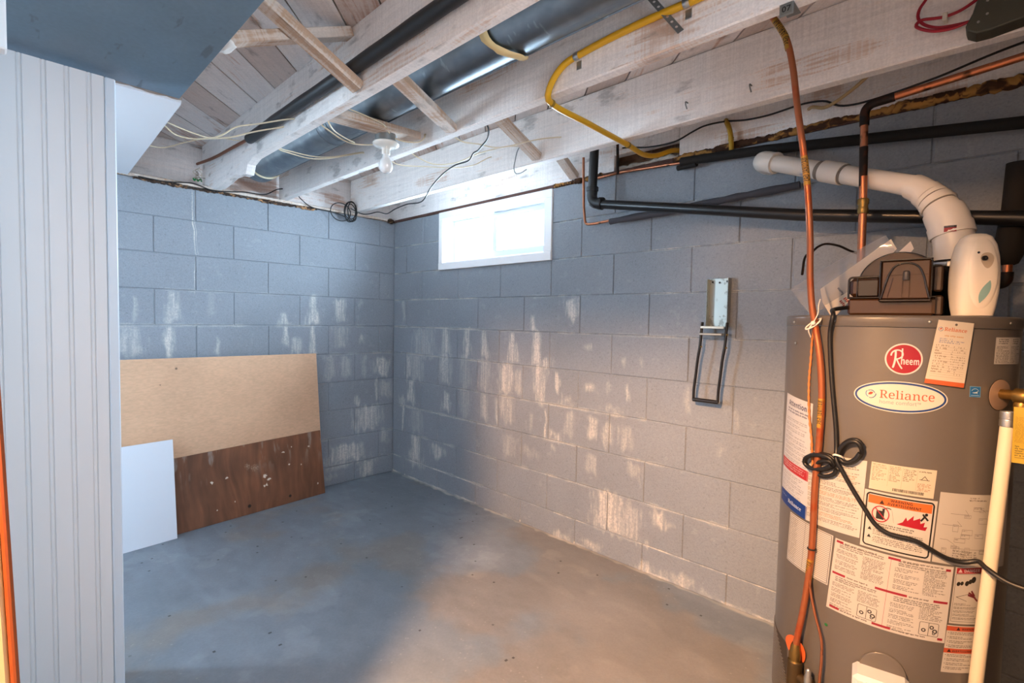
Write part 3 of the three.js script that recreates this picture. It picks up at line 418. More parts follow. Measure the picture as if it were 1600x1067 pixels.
// romex, low-voltage cable and loose wires
const romex = (label, pts, r = 0.0042, n = 40) => single('house_cable', label, 'cable', sweep(smooth(pts, n), r, 8, { flat: 0.6 }), romexMat, 'cream house cables under the ceiling');
romex('upper cream cable arching from the white soffit to the notched joist', [[0.985, 1.983, 1.76], [0.989, 1.977, 1.69], [1.023, 1.954, 1.637], [1.051, 1.937, 1.586], [1.078, 1.929, 1.55], [1.105, 1.947, 1.514], [1.119, 1.983, 1.474], [1.185, 2.001, 1.404], [1.275, 2.025, 1.31], [1.29, 2.03, 1.28]]);
romex('middle cream cable sagging from the white soffit to a hole in the notched joist', [[0.945, 1.983, 1.76], [0.948, 1.977, 1.69], [0.951, 1.947, 1.646], [0.971, 1.94, 1.592], [0.999, 1.946, 1.547], [1.047, 1.959, 1.475], [1.097, 1.991, 1.398], [1.163, 2.019, 1.31], [1.18, 2.03, 1.28]]);
romex('lowest cream cable at the left, leaving the white soffit edge above the wall', [[0.62, 1.985, 1.76], [0.599, 1.978, 1.69], [0.572, 1.988, 1.612], [0.561, 2.033, 1.533], [0.568, 2.066, 1.465], [0.589, 2.09, 1.393], [0.617, 2.09, 1.32], [0.63, 2.09, 1.28]]);
romex('cream cable crossing under the left end of the metal duct', [[0.985, 2.02, 1.28], [0.982, 1.986, 1.255], [0.973, 1.98, 1.189], [0.982, 1.977, 1.101], [1.001, 1.991, 1.027], [1.055, 2.045, 0.87], [1.06, 2.05, 0.84]]);
romex('second cream cable close beside the first under the left end of the duct', [[0.995, 2.02, 1.28], [0.989, 1.99, 1.255], [0.979, 1.988, 1.18], [0.986, 1.989, 1.091], [1.004, 2.0, 1.015], [1.049, 2.05, 0.87], [1.055, 2.055, 0.84]]);
romex('cream cable looping to the left side of the lamp box', [[1.42, 2.02, 1.27], [1.414, 1.989, 1.255], [1.393, 1.977, 1.205], [1.379, 1.962, 1.14], [1.385, 1.957, 1.088], [1.408, 1.97, 1.01], [1.44, 1.975, 0.99]]);
romex('short cream cable joining the loop left of the lamp box', [[1.50, 1.985, 1.268], [1.491, 1.969, 1.255], [1.447, 1.962, 1.211], [1.419, 1.957, 1.15], [1.404, 1.955, 1.10]], 0.0038);
romex('brown cable stapled along the side of the lamp board', [[1.60, 2.0, 1.26], [1.582, 2.008, 1.21], [1.572, 2.006, 1.12], [1.565, 2.0, 1.06], [1.52, 1.988, 1.0]], 0.004);
romex('tan cable leaving the right side of the lamp box into the middle joist', [[1.53, 1.975, 0.98], [1.551, 1.964, 0.97], [1.572, 1.963, 0.93], [1.589, 1.97, 0.899], [1.591, 1.994, 0.876], [1.577, 2.013, 0.864], [1.57, 2.015, 0.84]], 0.0045);
romex('lowest cream cable between the two joists by the window', [[1.17, 2.01, 0.80], [1.188, 1.991, 0.74], [1.263, 1.992, 0.632], [1.354, 1.996, 0.51], [1.41, 2.015, 0.436], [1.455, 2.067, 0.356], [1.46, 2.07, 0.33]]);
romex('long cream cable sagging between the two joists by the window, near the hook', [[1.35, 2.01, 0.80], [1.362, 1.987, 0.74], [1.402, 1.964, 0.684], [1.471, 1.974, 0.606], [1.541, 2.028, 0.514], [1.629, 2.067, 0.412], [1.677, 2.072, 0.356], [1.69, 2.075, 0.33]]);
romex('upper cream cable between the joists by the window, passing the bridging brace', [[1.66, 2.02, 0.80], [1.673, 1.995, 0.74], [1.713, 1.991, 0.67], [1.755, 1.985, 0.60], [1.86, 2.04, 0.44], [1.917, 2.059, 0.356], [1.93, 2.06, 0.33]]);
single('antenna_cable', 'coil of thin black cable hanging at the corner above the left wall', 'cable', [
  sweep(smooth([[0.03, 1.955, 1.62], [0.026, 1.953, 1.50], [0.022, 1.972, 1.36], [0.03, 1.951, 1.27], [0.03, 1.962, 1.16], [0.03, 1.974, 1.097], [0.03, 1.983, 0.97], [0.03, 2.035, 0.882], [0.03, 2.042, 0.79], [0.028, 2.002, 0.745], [0.028, 1.96, 0.677], [0.03, 1.949, 0.524], [0.04, 1.93, 0.43]], 90), 0.0034, 7),
  ...[[0.392, 1.972, 0.050, 0.068, 0.0], [0.398, 1.968, 0.042, 0.074, 0.15], [0.388, 1.962, 0.034, 0.060, -0.2], [0.402, 1.974, 0.046, 0.062, 0.3], [0.394, 1.966, 0.030, 0.072, 0.05]].map(([cz, cy, rz, ry, t], k) => sweep(smooth(Array.from({ length: 14 }, (_, i) => { const a = (i / 14) * 6.283, z = rz * Math.cos(a), y = ry * Math.sin(a); return V(0.046 + 0.006 * k + 0.006 * Math.sin(a + k), cy + y * Math.cos(t) + z * Math.sin(t), cz + z * Math.cos(t) - y * Math.sin(t)); }), 48, true), 0.0033, 7)),
  sweep(smooth(Array.from({ length: 24 }, (_, i) => V(0.05, 1.955 + 0.062 * Math.sin(i * 0.285), 0.47 + 0.075 * Math.cos(i * 0.285))), 60), 0.0034, 7),
  sweep(smooth([[0.06, 1.99, 0.40], [0.055, 1.975, 0.345], [0.07, 1.964, 0.31], [0.12, 1.960, 0.295], [0.25, 1.955, 0.30], [0.447, 1.911, 0.344], [0.60, 1.914, 0.38], [0.775, 1.912, 0.412], [1.013, 1.888, 0.465], [1.147, 1.935, 0.506], [1.31, 1.965, 0.553], [1.452, 1.97, 0.591], [1.605, 1.955, 0.631], [1.652, 1.97, 0.65], [1.70, 1.968, 0.665], [1.739, 1.975, 0.679], [1.80, 1.99, 0.70], [1.86, 2.01, 0.76], [1.87, 2.02, 0.825]], 140), 0.0036, 7)], blackCable);
single('wall_cable', 'black cable sagging along the white rim board towards the right', 'cable', sweep(smooth([[2.07, 2.05, 0.07], [2.10, 2.057, 0.03], [2.175, 2.04, 0.03], [2.318, 2.034, 0.03], [2.40, 2.058, 0.03], [2.448, 2.069, 0.03], [2.53, 2.070, 0.02], [2.62, 2.05, 0.03], [2.706, 2.046, 0.03], [2.84, 2.055, 0.03], [2.903, 2.044, 0.03], [2.944, 2.017, 0.03], [3.002, 2.005, 0.035], [3.2, 2.02, 0.05], [3.42, 2.06, 0.06], [4.2, 2.1, 0.06]], 140), 0.0038, 8), blackCable);
for (const [x, y, label] of [[2.523, 2.036, 'bent nail in the joist face above the short yellow pipe stub'], [2.75, 2.030, 'bent nail in the joist face just left of the orange gas tube']])
  single('joist_nail', label, 'nail', sweep(smooth([[x, y + 0.006, 0.352], [x, y + 0.004, 0.372], [x + 0.002, y - 0.008, 0.374], [x + 0.004, y - 0.022, 0.366]], 14), 0.0022, 7), zinc);
single('wire_hook', 'bent wire hook hanging from the joist above the window', 'hook', sweep(smooth([[1.675, 2.081, 0.356], [1.665, 2.05, 0.372], [1.652, 2.004, 0.375], [1.645, 1.965, 0.375], [1.658, 1.940, 0.375], [1.69, 1.935, 0.375], [1.73, 1.945, 0.375]], 40), 0.0028, 7), zinc);
const redLoop = thing('red_cable', 'red cable looped at the joist next to the grey metal box', 'cable', [3.25, 2.01, 0.38]);
part(redLoop, 'cable', sweep(smooth([[3.24, 2.17, 0.366], [3.206, 2.117, 0.37], [3.196, 2.099, 0.372], [3.194, 2.077, 0.374], [3.206, 2.054, 0.376], [3.23, 2.035, 0.378], [3.255, 2.027, 0.378], [3.309, 2.024, 0.374], [3.34, 2.03, 0.37]], 60), 0.0040, 8), redCable);
part(redLoop, 'cable', sweep(smooth([[3.34, 2.027, 0.374], [3.31, 2.021, 0.385], [3.268, 2.015, 0.385], [3.231, 2.022, 0.385], [3.202, 2.039, 0.385], [3.191, 2.053, 0.383], [3.201, 2.064, 0.38], [3.229, 2.060, 0.376], [3.251, 2.057, 0.374], [3.28, 2.060, 0.374], [3.307, 2.073, 0.372], [3.36, 2.11, 0.368]], 70), 0.0042, 8), redCable);
part(redLoop, 'staple', cbox(3.246, 3.257, 2.045, 2.066, 0.353, 0.381, 0.002), M('#d8d2c4', 0.6), 'white cable staple');
const jbox = thing('junction_box', 'dull grey rounded metal junction box at the upper right corner', 'box', [3.39, 1.975, 0.37]);
part(jbox, 'body', extrude([[3.300, 1.997], [3.303, 1.986], [3.318, 1.9755], [3.345, 1.9745], [3.48, 1.992], [3.50, 2.02], [3.49, 2.08], [3.42, 2.105], [3.36, 2.088], [3.318, 2.052], [3.312, 2.025]], 0.05, { bevel: 0.004 }).translate(0, 0.0, 0.360), M('#55554a', 0.6, { metalness: 0.5 }));
for (const [x, y] of [[3.335, 2.045], [3.336, 2.012], [3.366, 2.038], [3.32, 1.998]]) part(jbox, 'screw', new THREE.CylinderGeometry(0.003, 0.003, 0.003, 10).rotateX(Math.PI / 2).translate(x, y, 0.4155), steel);

// ragged foam and mortar squeezed out along the tops of the walls
function ragged(pts, r0, r1, s) { const p = smooth(pts, 300), q = p.map((v, i) => V(v.x, v.y + 0.008 * (vn(i * 0.5, 1, s) - 0.5), v.z + 0.004 * (vn(i * 0.7, 2, s) - 0.5))); return sweep(q, (t, i) => r0 + (r1 - r0) * (0.45 * vn(i * 0.8, 3, s) + 0.9 * vn(i * 0.07, 4, s) ** 1.6), 9); }
const foamTex = scaled(tex(256, 64, (u, v) => { const n = fbm(u * 22, v * 6, 141, 4), k = sstep(0.42, 0.62, n); return [mix(64, 168, k), mix(38, 122, k), mix(20, 62, k)]; }), 0.8, 0.12);
single('spray_foam', 'bead of yellow-brown spray foam along the wall top above the water heater', 'foam', [ragged([[2.30, 1.962, 0.006], [2.8, 1.966, 0.008], [3.2, 1.968, 0.008], [3.9, 1.968, 0.008]], 0.008, 0.019, 51), ragged([[1.60, 1.962, 0.005], [1.75, 1.962, 0.006], [1.92, 1.962, 0.006]], 0.004, 0.014, 52)], M('#ffffff', 0.95, { map: foamTex }));
single('mortar_crust', 'brown crumbling mortar under the sill plate of the left wall', 'mortar', [ragged([[0.004, 1.951, 0.62], [0.006, 1.948, 0.85], [0.006, 1.947, 1.2], [0.005, 1.95, 1.64]], 0.0035, 0.0105, 53), ragged([[0.01, 1.96, 0.03], [0.02, 1.957, 0.06]], 0.006, 0.022, 54)], M('#ffffff', 0.95, { map: scaled(tex(256, 64, (u, v) => { const k = sstep(0.4, 0.66, fbm(u * 26, v * 5, 143, 4)); return [mix(58, 176, k), mix(44, 132, k), mix(36, 92, k)]; }), 0.9, 0.1) }));

// bare bulb in a porcelain holder under the lamp board
const lampHolder = thing('ceiling_lamp', 'bare globe bulb in a white porcelain holder hanging from the lamp board', 'lamp', [1.49, 1.84, 1.0]);
const LX = 1.487, LZ = 1.0;
part(lampHolder, 'outlet_box', [...Array(1)].map(() => new THREE.CylinderGeometry(0.046, 0.046, 0.036, 8).rotateY(0.39).translate(LX, 1.981, LZ)), zinc, 'grey octagonal metal box');
part(lampHolder, 'holder', lathe([[0, 1.962], [0.052, 1.962], [0.0555, 1.958], [0.054, 1.950], [0.040, 1.944], [0.021, 1.940], [0.018, 1.930], [0.0175, 1.912], [0.012, 1.912]], [LX, 0, LZ], 40), M('#e9e6de', 0.25, { clearcoat: 0.5 }));
part(lampHolder, 'bulb', lathe([[0.013, 1.918], [0.0135, 1.905], [0.016, 1.896], [0.024, 1.886], [0.0285, 1.874], [0.0295, 1.862], [0.027, 1.850], [0.020, 1.840], [0.010, 1.8345], [0, 1.8335]], [LX, 0, LZ], 32), M('#fbfbfa', 0.2, { clearcoat: 0.5 }));
part(lampHolder, 'pull_chain', sweep([V(LX + 0.022, 1.946, LZ + 0.012), V(LX + 0.024, 1.90, LZ + 0.014)], 0.002, 6), string);
// the lit lamp of the next room
const bulb = thing('hanging_bulb', 'lit bare bulb hanging in the next room behind the camera', 'lamp', [LAMP[0], LAMP[1] - 0.04, LAMP[2]]);
part(bulb, 'glass', new THREE.SphereGeometry(0.035, 20, 14).translate(...LAMP), new THREE.MeshStandardMaterial({ color: '#fff2dd', emissive: '#ffb469', emissiveIntensity: 6 }));
part(bulb, 'lamp_holder', turned([[0, 0.03], [0.016, 0.03], [0.018, 0.08], [0.004, 0.09], [0.004, 0.164]], LAMP, [LAMP[0], LAMP[1] + 1, LAMP[2]], 16), M('#e8e6e0', 0.5));
// ---------------------------------------------------------------- water heater
const HX = 3.17, HZ = 0.365, HR = 0.265, rad = Math.PI / 180;
const onJacket = (deg, y, r = HR) => V(HX + r * Math.sin(deg * rad), y, HZ + r * Math.cos(deg * rad));   // degrees from +z towards +x
const heaterPaint = M('#5c5855', 0.36, { clearcoat: 0.35, clearcoatRoughness: 0.3, bumpMap: bumpFloor, bumpScale: 0.0006 });
const heater = thing('water_heater', 'tall brown-grey gas water heater covered in labels', 'water heater', [HX, 0, HZ]);
part(heater, 'jacket', lathe([[HR - 0.01, 0.03], [HR, 0.036], [HR, 1.2155], [HR - 0.002, 1.2165]], [HX, 0, HZ], 120), heaterPaint);
part(heater, 'top_cap', lathe([[HR - 0.004, 1.2175], [HR + 0.0022, 1.2175], [HR + 0.0022, 1.238], [HR + 0.0005, 1.2435], [HR - 0.005, 1.2462], [HR - 0.02, 1.247], [0, 1.249]], [HX, 0, HZ], 120), heaterPaint);
part(heater, 'base_ring', lathe([[0, 0.001], [HR - 0.02, 0.001], [HR - 0.02, 0.034], [0, 0.034]], [HX, 0, HZ], 60), rubber);
for (const [d, y] of [[-53, 1.226], [-21, 1.231], [-50, 1.165], [22, 1.231], [64, 1.231]]) part(heater, 'screw', turned([[0, 0.003], [0.003, 0.0025], [0.0042, 0], [0, 0]], onJacket(d, y, HR + 0.002).toArray(), onJacket(d, y, HR + 1).toArray(), 10), steel);
function patch(TL, TR, BR, BL, dr = 0.0009, nx = 28, ny = 6) {          // a label wrapped on the jacket; corners [degrees, height]
  const P = [], U = [], I = [], N = [];
  for (let j = 0; j <= ny; j++) for (let i = 0; i <= nx; i++) { const u = i / nx, v = j / ny, d = mix(mix(BL[0], BR[0], u), mix(TL[0], TR[0], u), v), y = mix(mix(BL[1], BR[1], u), mix(TL[1], TR[1], u), v), p = onJacket(d, y, HR + dr); P.push(p.x, p.y, p.z); U.push(u, v); N.push(Math.sin(d * rad), 0, Math.cos(d * rad)); }
  for (let j = 0; j < ny; j++) for (let i = 0; i < nx; i++) { const a = j * (nx + 1) + i; I.push(a, a + 1, a + nx + 1, a + 1, a + nx + 2, a + nx + 1); }
  const g = new THREE.BufferGeometry(); g.setAttribute('position', new THREE.Float32BufferAttribute(P, 3)); g.setAttribute('normal', new THREE.Float32BufferAttribute(N, 3)); g.setAttribute('uv', new THREE.Float32BufferAttribute(U, 2)); g.setIndex(I); return g;
}
function ovalPatch(c, y0, hd, hy, dr = 0.0009) {
  const P = [], U = [], I = [], N = [], rings = 10, seg = 64;
  for (let j = 0; j <= rings; j++) for (let i = 0; i <= seg; i++) { const r = j / rings, a = (i / seg) * 6.28319, x = r * Math.cos(a), q = r * Math.sin(a), d = c + x * hd, p = onJacket(d, y0 + q * hy, HR + dr); P.push(p.x, p.y, p.z); U.push(0.5 + x / 2, 0.5 + q / 2); N.push(Math.sin(d * rad), 0, Math.cos(d * rad)); }
  for (let j = 0; j < rings; j++) for (let i = 0; i < seg; i++) { const a = j * (seg + 1) + i, b = a + seg + 1; I.push(a, b, a + 1, a + 1, b, b + 1); }
  const g = new THREE.BufferGeometry(); g.setAttribute('position', new THREE.Float32BufferAttribute(P, 3)); g.setAttribute('normal', new THREE.Float32BufferAttribute(N, 3)); g.setAttribute('uv', new THREE.Float32BufferAttribute(U, 2)); g.setIndex(I); return g;
}
const paper = (w, h, draw, rough = 0.5) => M('#c4c8cd', rough, { map: print(w, h, draw) });
const fill = (g, c, x, y, w, h) => { g.fillStyle = c; g.fillRect(x, y, w, h); };
function small(g, x, y, w, h, lh, c = '#3a3836', dense = 0.8) {        // print too fine to read: strokes in word-long runs
  g.fillStyle = c;
  for (let q = y; q + lh * 0.6 <= y + h; q += lh) { let p = x; const end = x + w * (rnd() < 0.25 ? rr(0.4, 0.9) : rr(0.9, 1)); while (p < end - lh) { let n = Math.floor(rr(2, 9)); while (n-- && p < end) { if (rnd() < dense) g.fillRect(p, q + (rnd() < 0.2 ? 0 : lh * 0.12), lh * 0.22, lh * (rnd() < 0.2 ? 0.62 : 0.46)); p += lh * 0.34; } p += lh * 0.35; } }
}
function words(g, t, x, y, size, c, { font = 'sans-serif', weight = 'bold', align = 'left', sx = 1 } = {}) { g.save(); g.translate(x, y); g.scale(sx, 1); g.fillStyle = c; g.font = `${weight} ${size}px ${font}`; g.textAlign = align; g.textBaseline = 'alphabetic'; g.fillText(t, 0, 0); g.restore(); }
function alert(g, x, y, s, c = '#151515') { g.fillStyle = c; g.beginPath(); g.moveTo(x, y); g.lineTo(x + s, y); g.lineTo(x + s / 2, y - s * 0.9); g.closePath(); g.fill(); }
function swirl(g, x, y, s) {
  g.lineCap = 'round'; for (let k = 0; k < 3; k++) { g.strokeStyle = k === 1 ? '#3f7fc0' : '#1c4f96'; g.lineWidth = s * 0.15; g.beginPath(); g.arc(x, y, s * (0.95 - 0.1 * k), k * 2.1, k * 2.1 + 1.75); g.stroke(); }
  g.fillStyle = '#d8452c'; g.beginPath(); g.moveTo(x - s * 0.45, y + s * 0.2); g.quadraticCurveTo(x - s * 0.2, y - s * 0.6, x + s * 0.45, y - s * 0.3); g.quadraticCurveTo(x + s * 0.3, y + s * 0.4, x - s * 0.45, y + s * 0.2); g.fill();
}
const label = (name, text, c, w, h, draw) => { const m = part(heater, name, patch(...c), paper(w, h, draw)); m.userData.label = text; return m; };

part(heater, 'maker_badge', ovalPatch(12.1, 1.139, 8.0, 0.0385), paper(384, 384, (g, w) => {
  fill(g, '#efe9e2', 0, 0, w, w); g.fillStyle = '#b3122c'; g.beginPath(); g.arc(w / 2, w / 2, w * 0.455, 0, 7); g.fill();
  g.strokeStyle = '#f6f0ec'; g.lineCap = 'round'; g.lineJoin = 'round';
  g.lineWidth = 21; g.beginPath(); g.moveTo(88, 296); g.bezierCurveTo(110, 220, 112, 150, 108, 96); g.stroke();
  g.lineWidth = 17; g.beginPath(); g.moveTo(64, 148); g.bezierCurveTo(70, 70, 176, 62, 182, 132); g.bezierCurveTo(184, 172, 140, 194, 112, 196); g.stroke();
  g.lineWidth = 16; g.beginPath(); g.moveTo(122, 196); g.quadraticCurveTo(150, 270, 176, 306); g.stroke();
  words(g, 'h', 160, 258, 120, '#f6f0ec', { sx: 0.66 }); fill(g, '#f6f0ec', 168, 62, 15, 120);
  words(g, 'eem', 208, 258, 112, '#f6f0ec', { sx: 0.62 });
}), 'round red maker badge reading Rheem');
part(heater, 'rental_badge', ovalPatch(11.3, 1.0445, 20.4, 0.039, 0.0010), paper(1024, 420, (g, w, h) => {
  fill(g, '#f4ecdc', 0, 0, w, h); g.strokeStyle = '#16458f'; g.lineWidth = 24; g.beginPath(); g.ellipse(w / 2, h / 2, w * 0.474, h * 0.44, 0, 0, 7); g.stroke();
  swirl(g, 195, 190, 62); words(g, 'Reliance', 290, 238, 150, '#df5a36', { font: 'serif', weight: 'normal', sx: 0.98 }); words(g, 'home comfort™', 292, 312, 66, '#98a0a8', { weight: 'normal', sx: 0.95 });
}), 'oval rental badge with blue rim reading Reliance');
const tag = label('service_tag', 'cream hanging service tag with orange foot', [[25.4, 1.2365], [41.2, 1.229], [38.0, 1.076], [20.9, 1.084], 0.005], 360, 680, (g, w, h) => {
  fill(g, '#f0e4cf', 0, 0, w, h); fill(g, '#e2703f', 0, h * 0.93, w, h * 0.07); swirl(g, 40, 92, 24); words(g, 'Reliance', 74, 108, 52, '#e0703f', { font: 'serif' });
  g.fillStyle = '#6a6259'; g.beginPath(); g.arc(w * 0.5, 34, 13, 0, 7); g.fill(); small(g, 90, 150, 190, 26, 26, '#d9a06a', 1); small(g, 50, 185, w - 90, 60, 19, '#6f7fb0'); small(g, 30, 255, 130, 320, 28, '#9b8a78', 0.7);
  g.strokeStyle = '#b7a58f'; g.lineWidth = 2; for (let q = 280; q < 600; q += 24) { g.beginPath(); g.moveTo(30, q); g.lineTo(w - 30, q); g.stroke(); } small(g, 180, 260, 150, 320, 26, '#a59684', 0.4);
});
label('specification_label', 'small white two-column label at the upper right', [[54.6, 1.197], [78, 1.197], [77.5, 1.132], [54.0, 1.133]], 360, 220, (g, w, h) => {
  fill(g, '#ece6dd', 0, 0, w, h); for (const x of [14, 188]) { small(g, x + 18, 12, 120, 50, 16, '#2d2b29', 1); small(g, x, 70, 158, 140, 12, '#4a4643', 0.9); } g.strokeStyle = '#a9a29a'; g.lineWidth = 2; g.strokeRect(4, 4, w - 8, h - 8); g.beginPath(); g.moveTo(w / 2, 4); g.lineTo(w / 2, h); g.stroke();
});
label('efficiency_badge', 'small square blue efficiency badge', [[41.6, 1.080], [47.3, 1.079], [47.3, 1.0535], [41.6, 1.0545]], 160, 160, (g, w) => {
  fill(g, '#8fc4e6', 0, 0, w, w); fill(g, '#2a7cc0', 8, 8, w - 16, w - 16); g.strokeStyle = '#d9eefa'; g.lineWidth = 7; g.beginPath(); g.arc(w / 2, 86, 52, 3.5, 6.0); g.stroke(); g.fillStyle = '#e9f6fd'; g.beginPath(); g.moveTo(36, 92); g.quadraticCurveTo(90, 92, 126, 66); g.lineTo(108, 96); g.lineTo(122, 112); g.lineTo(94, 102); g.quadraticCurveTo(60, 108, 36, 92); g.fill(); fill(g, '#2a7cc0', 8, 118, w - 16, 34); fill(g, '#bfe0f3', 20, 130, w - 40, 8);
});
label('attention_sheet', 'tall white attention sheet with red band and blue foot', [[-60.5, 1.012], [-32.1, 0.999], [-33.6, 0.666], [-64.5, 0.680]], 420, 960, (g, w, h) => {
  fill(g, '#e6e8ee', 0, 0, w, h); words(g, 'Attention', 70, 86, 62, '#3c3d66'); small(g, 60, 105, w - 100, 60, 24, '#3c3d66', 1); for (let k = 0; k < 9; k++) small(g, 40, 190 + k * 42, w - 80, 34, 15, '#8a8c99', 0.8);
  fill(g, '#c8323c', 0, 560, w, 84); small(g, 30, 572, w - 60, 60, 19, '#f2d9d9', 0.9); for (let k = 0; k < 5; k++) small(g, 40, 665 + k * 38, w - 80, 26, 15, '#9698a4', 0.7);
  g.fillStyle = '#16429a'; g.beginPath(); g.moveTo(0, 850); g.quadraticCurveTo(w / 2, 830, w, 850); g.lineTo(w, h); g.lineTo(0, h); g.fill(); words(g, 'Reliance', 170, 918, 44, '#e9eefb', { font: 'serif' }); small(g, 30, 880, 120, 20, 14, '#cfdaf3');
});
label('instruction_sheet', 'white sheet of closely printed instructions behind the cord', [[-34.6, 0.868], [-1.3, 0.874], [-3.2, 0.671], [-34.2, 0.667]], 760, 800, (g, w, h) => {
  fill(g, '#e9e4dc', 0, 0, w, h); small(g, 30, 30, 300, 70, 22, '#6f90b5', 1); small(g, w - 300, 80, 260, 40, 20, '#3d3a38', 1); for (let k = 0; k < 11; k++) { small(g, 30, 120 + k * 58, w - 60, 46, 15, k % 4 === 1 ? '#a8632f' : '#4b4744', 0.85); fill(g, '#d9d3ca', 30, 172 + k * 58, w - 60, 2); }
});
label('rating_plate', 'cream rating plate with barcode', [[0.7, 0.8755], [28.8, 0.873], [27.8, 0.803], [-0.1, 0.806]], 900, 460, (g, w, h) => {
  fill(g, '#efe2c8', 0, 0, w, h); g.strokeStyle = '#b9a98e'; g.lineWidth = 3; for (const x of [250, 440, 640]) { g.beginPath(); g.moveTo(x, 20); g.lineTo(x, h - 90); g.stroke(); } small(g, 24, 24, 210, 300, 24, '#7b6c58'); small(g, 265, 24, 160, 260, 26, '#7b6c58'); small(g, 455, 40, 170, 220, 30, '#6a5c4a'); small(g, 660, 40, 200, 40, 30, '#3b332b', 1); small(g, 660, 240, 200, 130, 22, '#9a5b3c');
  g.strokeStyle = '#2b2622'; g.lineWidth = 8; g.beginPath(); g.moveTo(700, 180); g.lineTo(745, 120); g.lineTo(790, 180); g.closePath(); g.stroke(); fill(g, '#2b2622', 675, 176, 140, 8); for (let x = 330; x < 760;) { const b = rr(3, 9); fill(g, '#2b2622', x, h - 78, b, 48); x += b + rr(3, 8); }
});
label('vapour_warning', 'white warning label with orange header, crossed-out can and red flames', [[-1.7, 0.8025], [29.8, 0.798], [27.9, 0.648], [-2.8, 0.655], 0.0012], 1000, 880, (g, w, h) => {
  fill(g, '#e9e3d9', 0, 0, w, h); g.strokeStyle = '#1b1512'; g.lineWidth = 22; g.beginPath(); g.roundRect(40, 40, w - 80, h - 80, 50); g.stroke(); fill(g, '#ef7b34', 62, 62, w - 124, 128);
  words(g, 'WARNING', w * 0.52, 118, 54, '#33180a', { align: 'center', sx: 1.15 }); words(g, 'AVERTISSEMENT', w * 0.56, 172, 54, '#33180a', { align: 'center', sx: 1.1 }); alert(g, 220, 176, 70, '#33180a');
  g.fillStyle = '#2a2421'; g.fillRect(190, 280, 110, 130); g.fillRect(270, 240, 34, 60); g.strokeStyle = '#2a2421'; g.lineWidth = 12; g.beginPath(); g.moveTo(290, 250); g.quadraticCurveTo(330, 200, 390, 232); g.stroke();
  g.strokeStyle = '#c41f30'; g.lineWidth = 16; g.beginPath(); g.arc(250, 330, 116, 0, 7); g.moveTo(168, 248); g.lineTo(332, 412); g.stroke(); g.strokeStyle = '#8f8a84'; g.lineWidth = 4; g.beginPath(); g.moveTo(400, 240); g.lineTo(440, 420); g.stroke();
  g.fillStyle = '#c3122f'; g.beginPath(); g.moveTo(480, 430); for (const [x, y] of [[560, 380], [600, 300], [620, 350], [700, 260], [700, 330], [790, 280], [800, 360], [860, 330], [850, 400], [900, 390], [880, 450]]) g.lineTo(x, y); g.closePath(); g.fill(); g.strokeStyle = '#1f1917'; g.lineWidth = 26; g.beginPath(); g.moveTo(800, 320); g.lineTo(850, 250); g.lineTo(900, 300); g.moveTo(850, 260); g.lineTo(820, 215); g.stroke(); g.beginPath(); g.arc(868, 218, 22, 0, 7); g.fillStyle = '#1f1917'; g.fill();
  small(g, 230, 470, 560, 70, 34, '#2b2724', 1); for (const y of [560, 680]) { alert(g, 90, y + 40, 56); small(g, 170, y, w - 260, 110, 26, '#3c3734'); }
});
label('wiring_label', 'grey-white wiring diagram label behind the white discharge pipe', [[30.8, 0.822], [74, 0.812], [73, 0.630], [28.6, 0.649]], 1000, 620, (g, w, h) => {
  fill(g, '#dcd5ca', 0, 0, w, h); small(g, 330, 24, 260, 44, 20, '#55504b'); g.strokeStyle = '#8d867e'; g.lineWidth = 3; for (let k = 0; k < 26; k++) { const x = rr(40, 700), y = rr(100, 540); if (k % 3) { g.strokeRect(x, y, rr(40, 130), rr(24, 60)); small(g, x + 6, y + 6, 60, 20, 14, '#77716a'); } else { g.beginPath(); g.moveTo(x, y); g.lineTo(x + rr(60, 260), y); g.lineTo(x + 160, y + rr(-80, 80)); g.stroke(); } } fill(g, '#b9b1a6', 200, 470, 330, 6); small(g, 200, 490, 320, 90, 20, '#6c665f');
});
label('maintenance_table', 'white ruled table label low on the left', [[-47.9, 0.665], [-16.0, 0.655], [-18.0, 0.515], [-50.0, 0.519]], 620, 560, (g, w, h) => {
  fill(g, '#e4e0da', 0, 0, w, h); g.strokeStyle = '#55514d'; g.lineWidth = 5; g.strokeRect(14, 14, w - 28, h - 28); g.lineWidth = 3; for (let y = 36; y < h - 20; y += 21) { g.beginPath(); g.moveTo(18, y); g.lineTo(w - 18, y); g.stroke(); small(g, 24, y + 3, 150, 18, 13, '#7a7570', 0.6); } g.beginPath(); g.moveTo(w * 0.45, 16); g.lineTo(w * 0.45, h - 16); g.stroke();
});
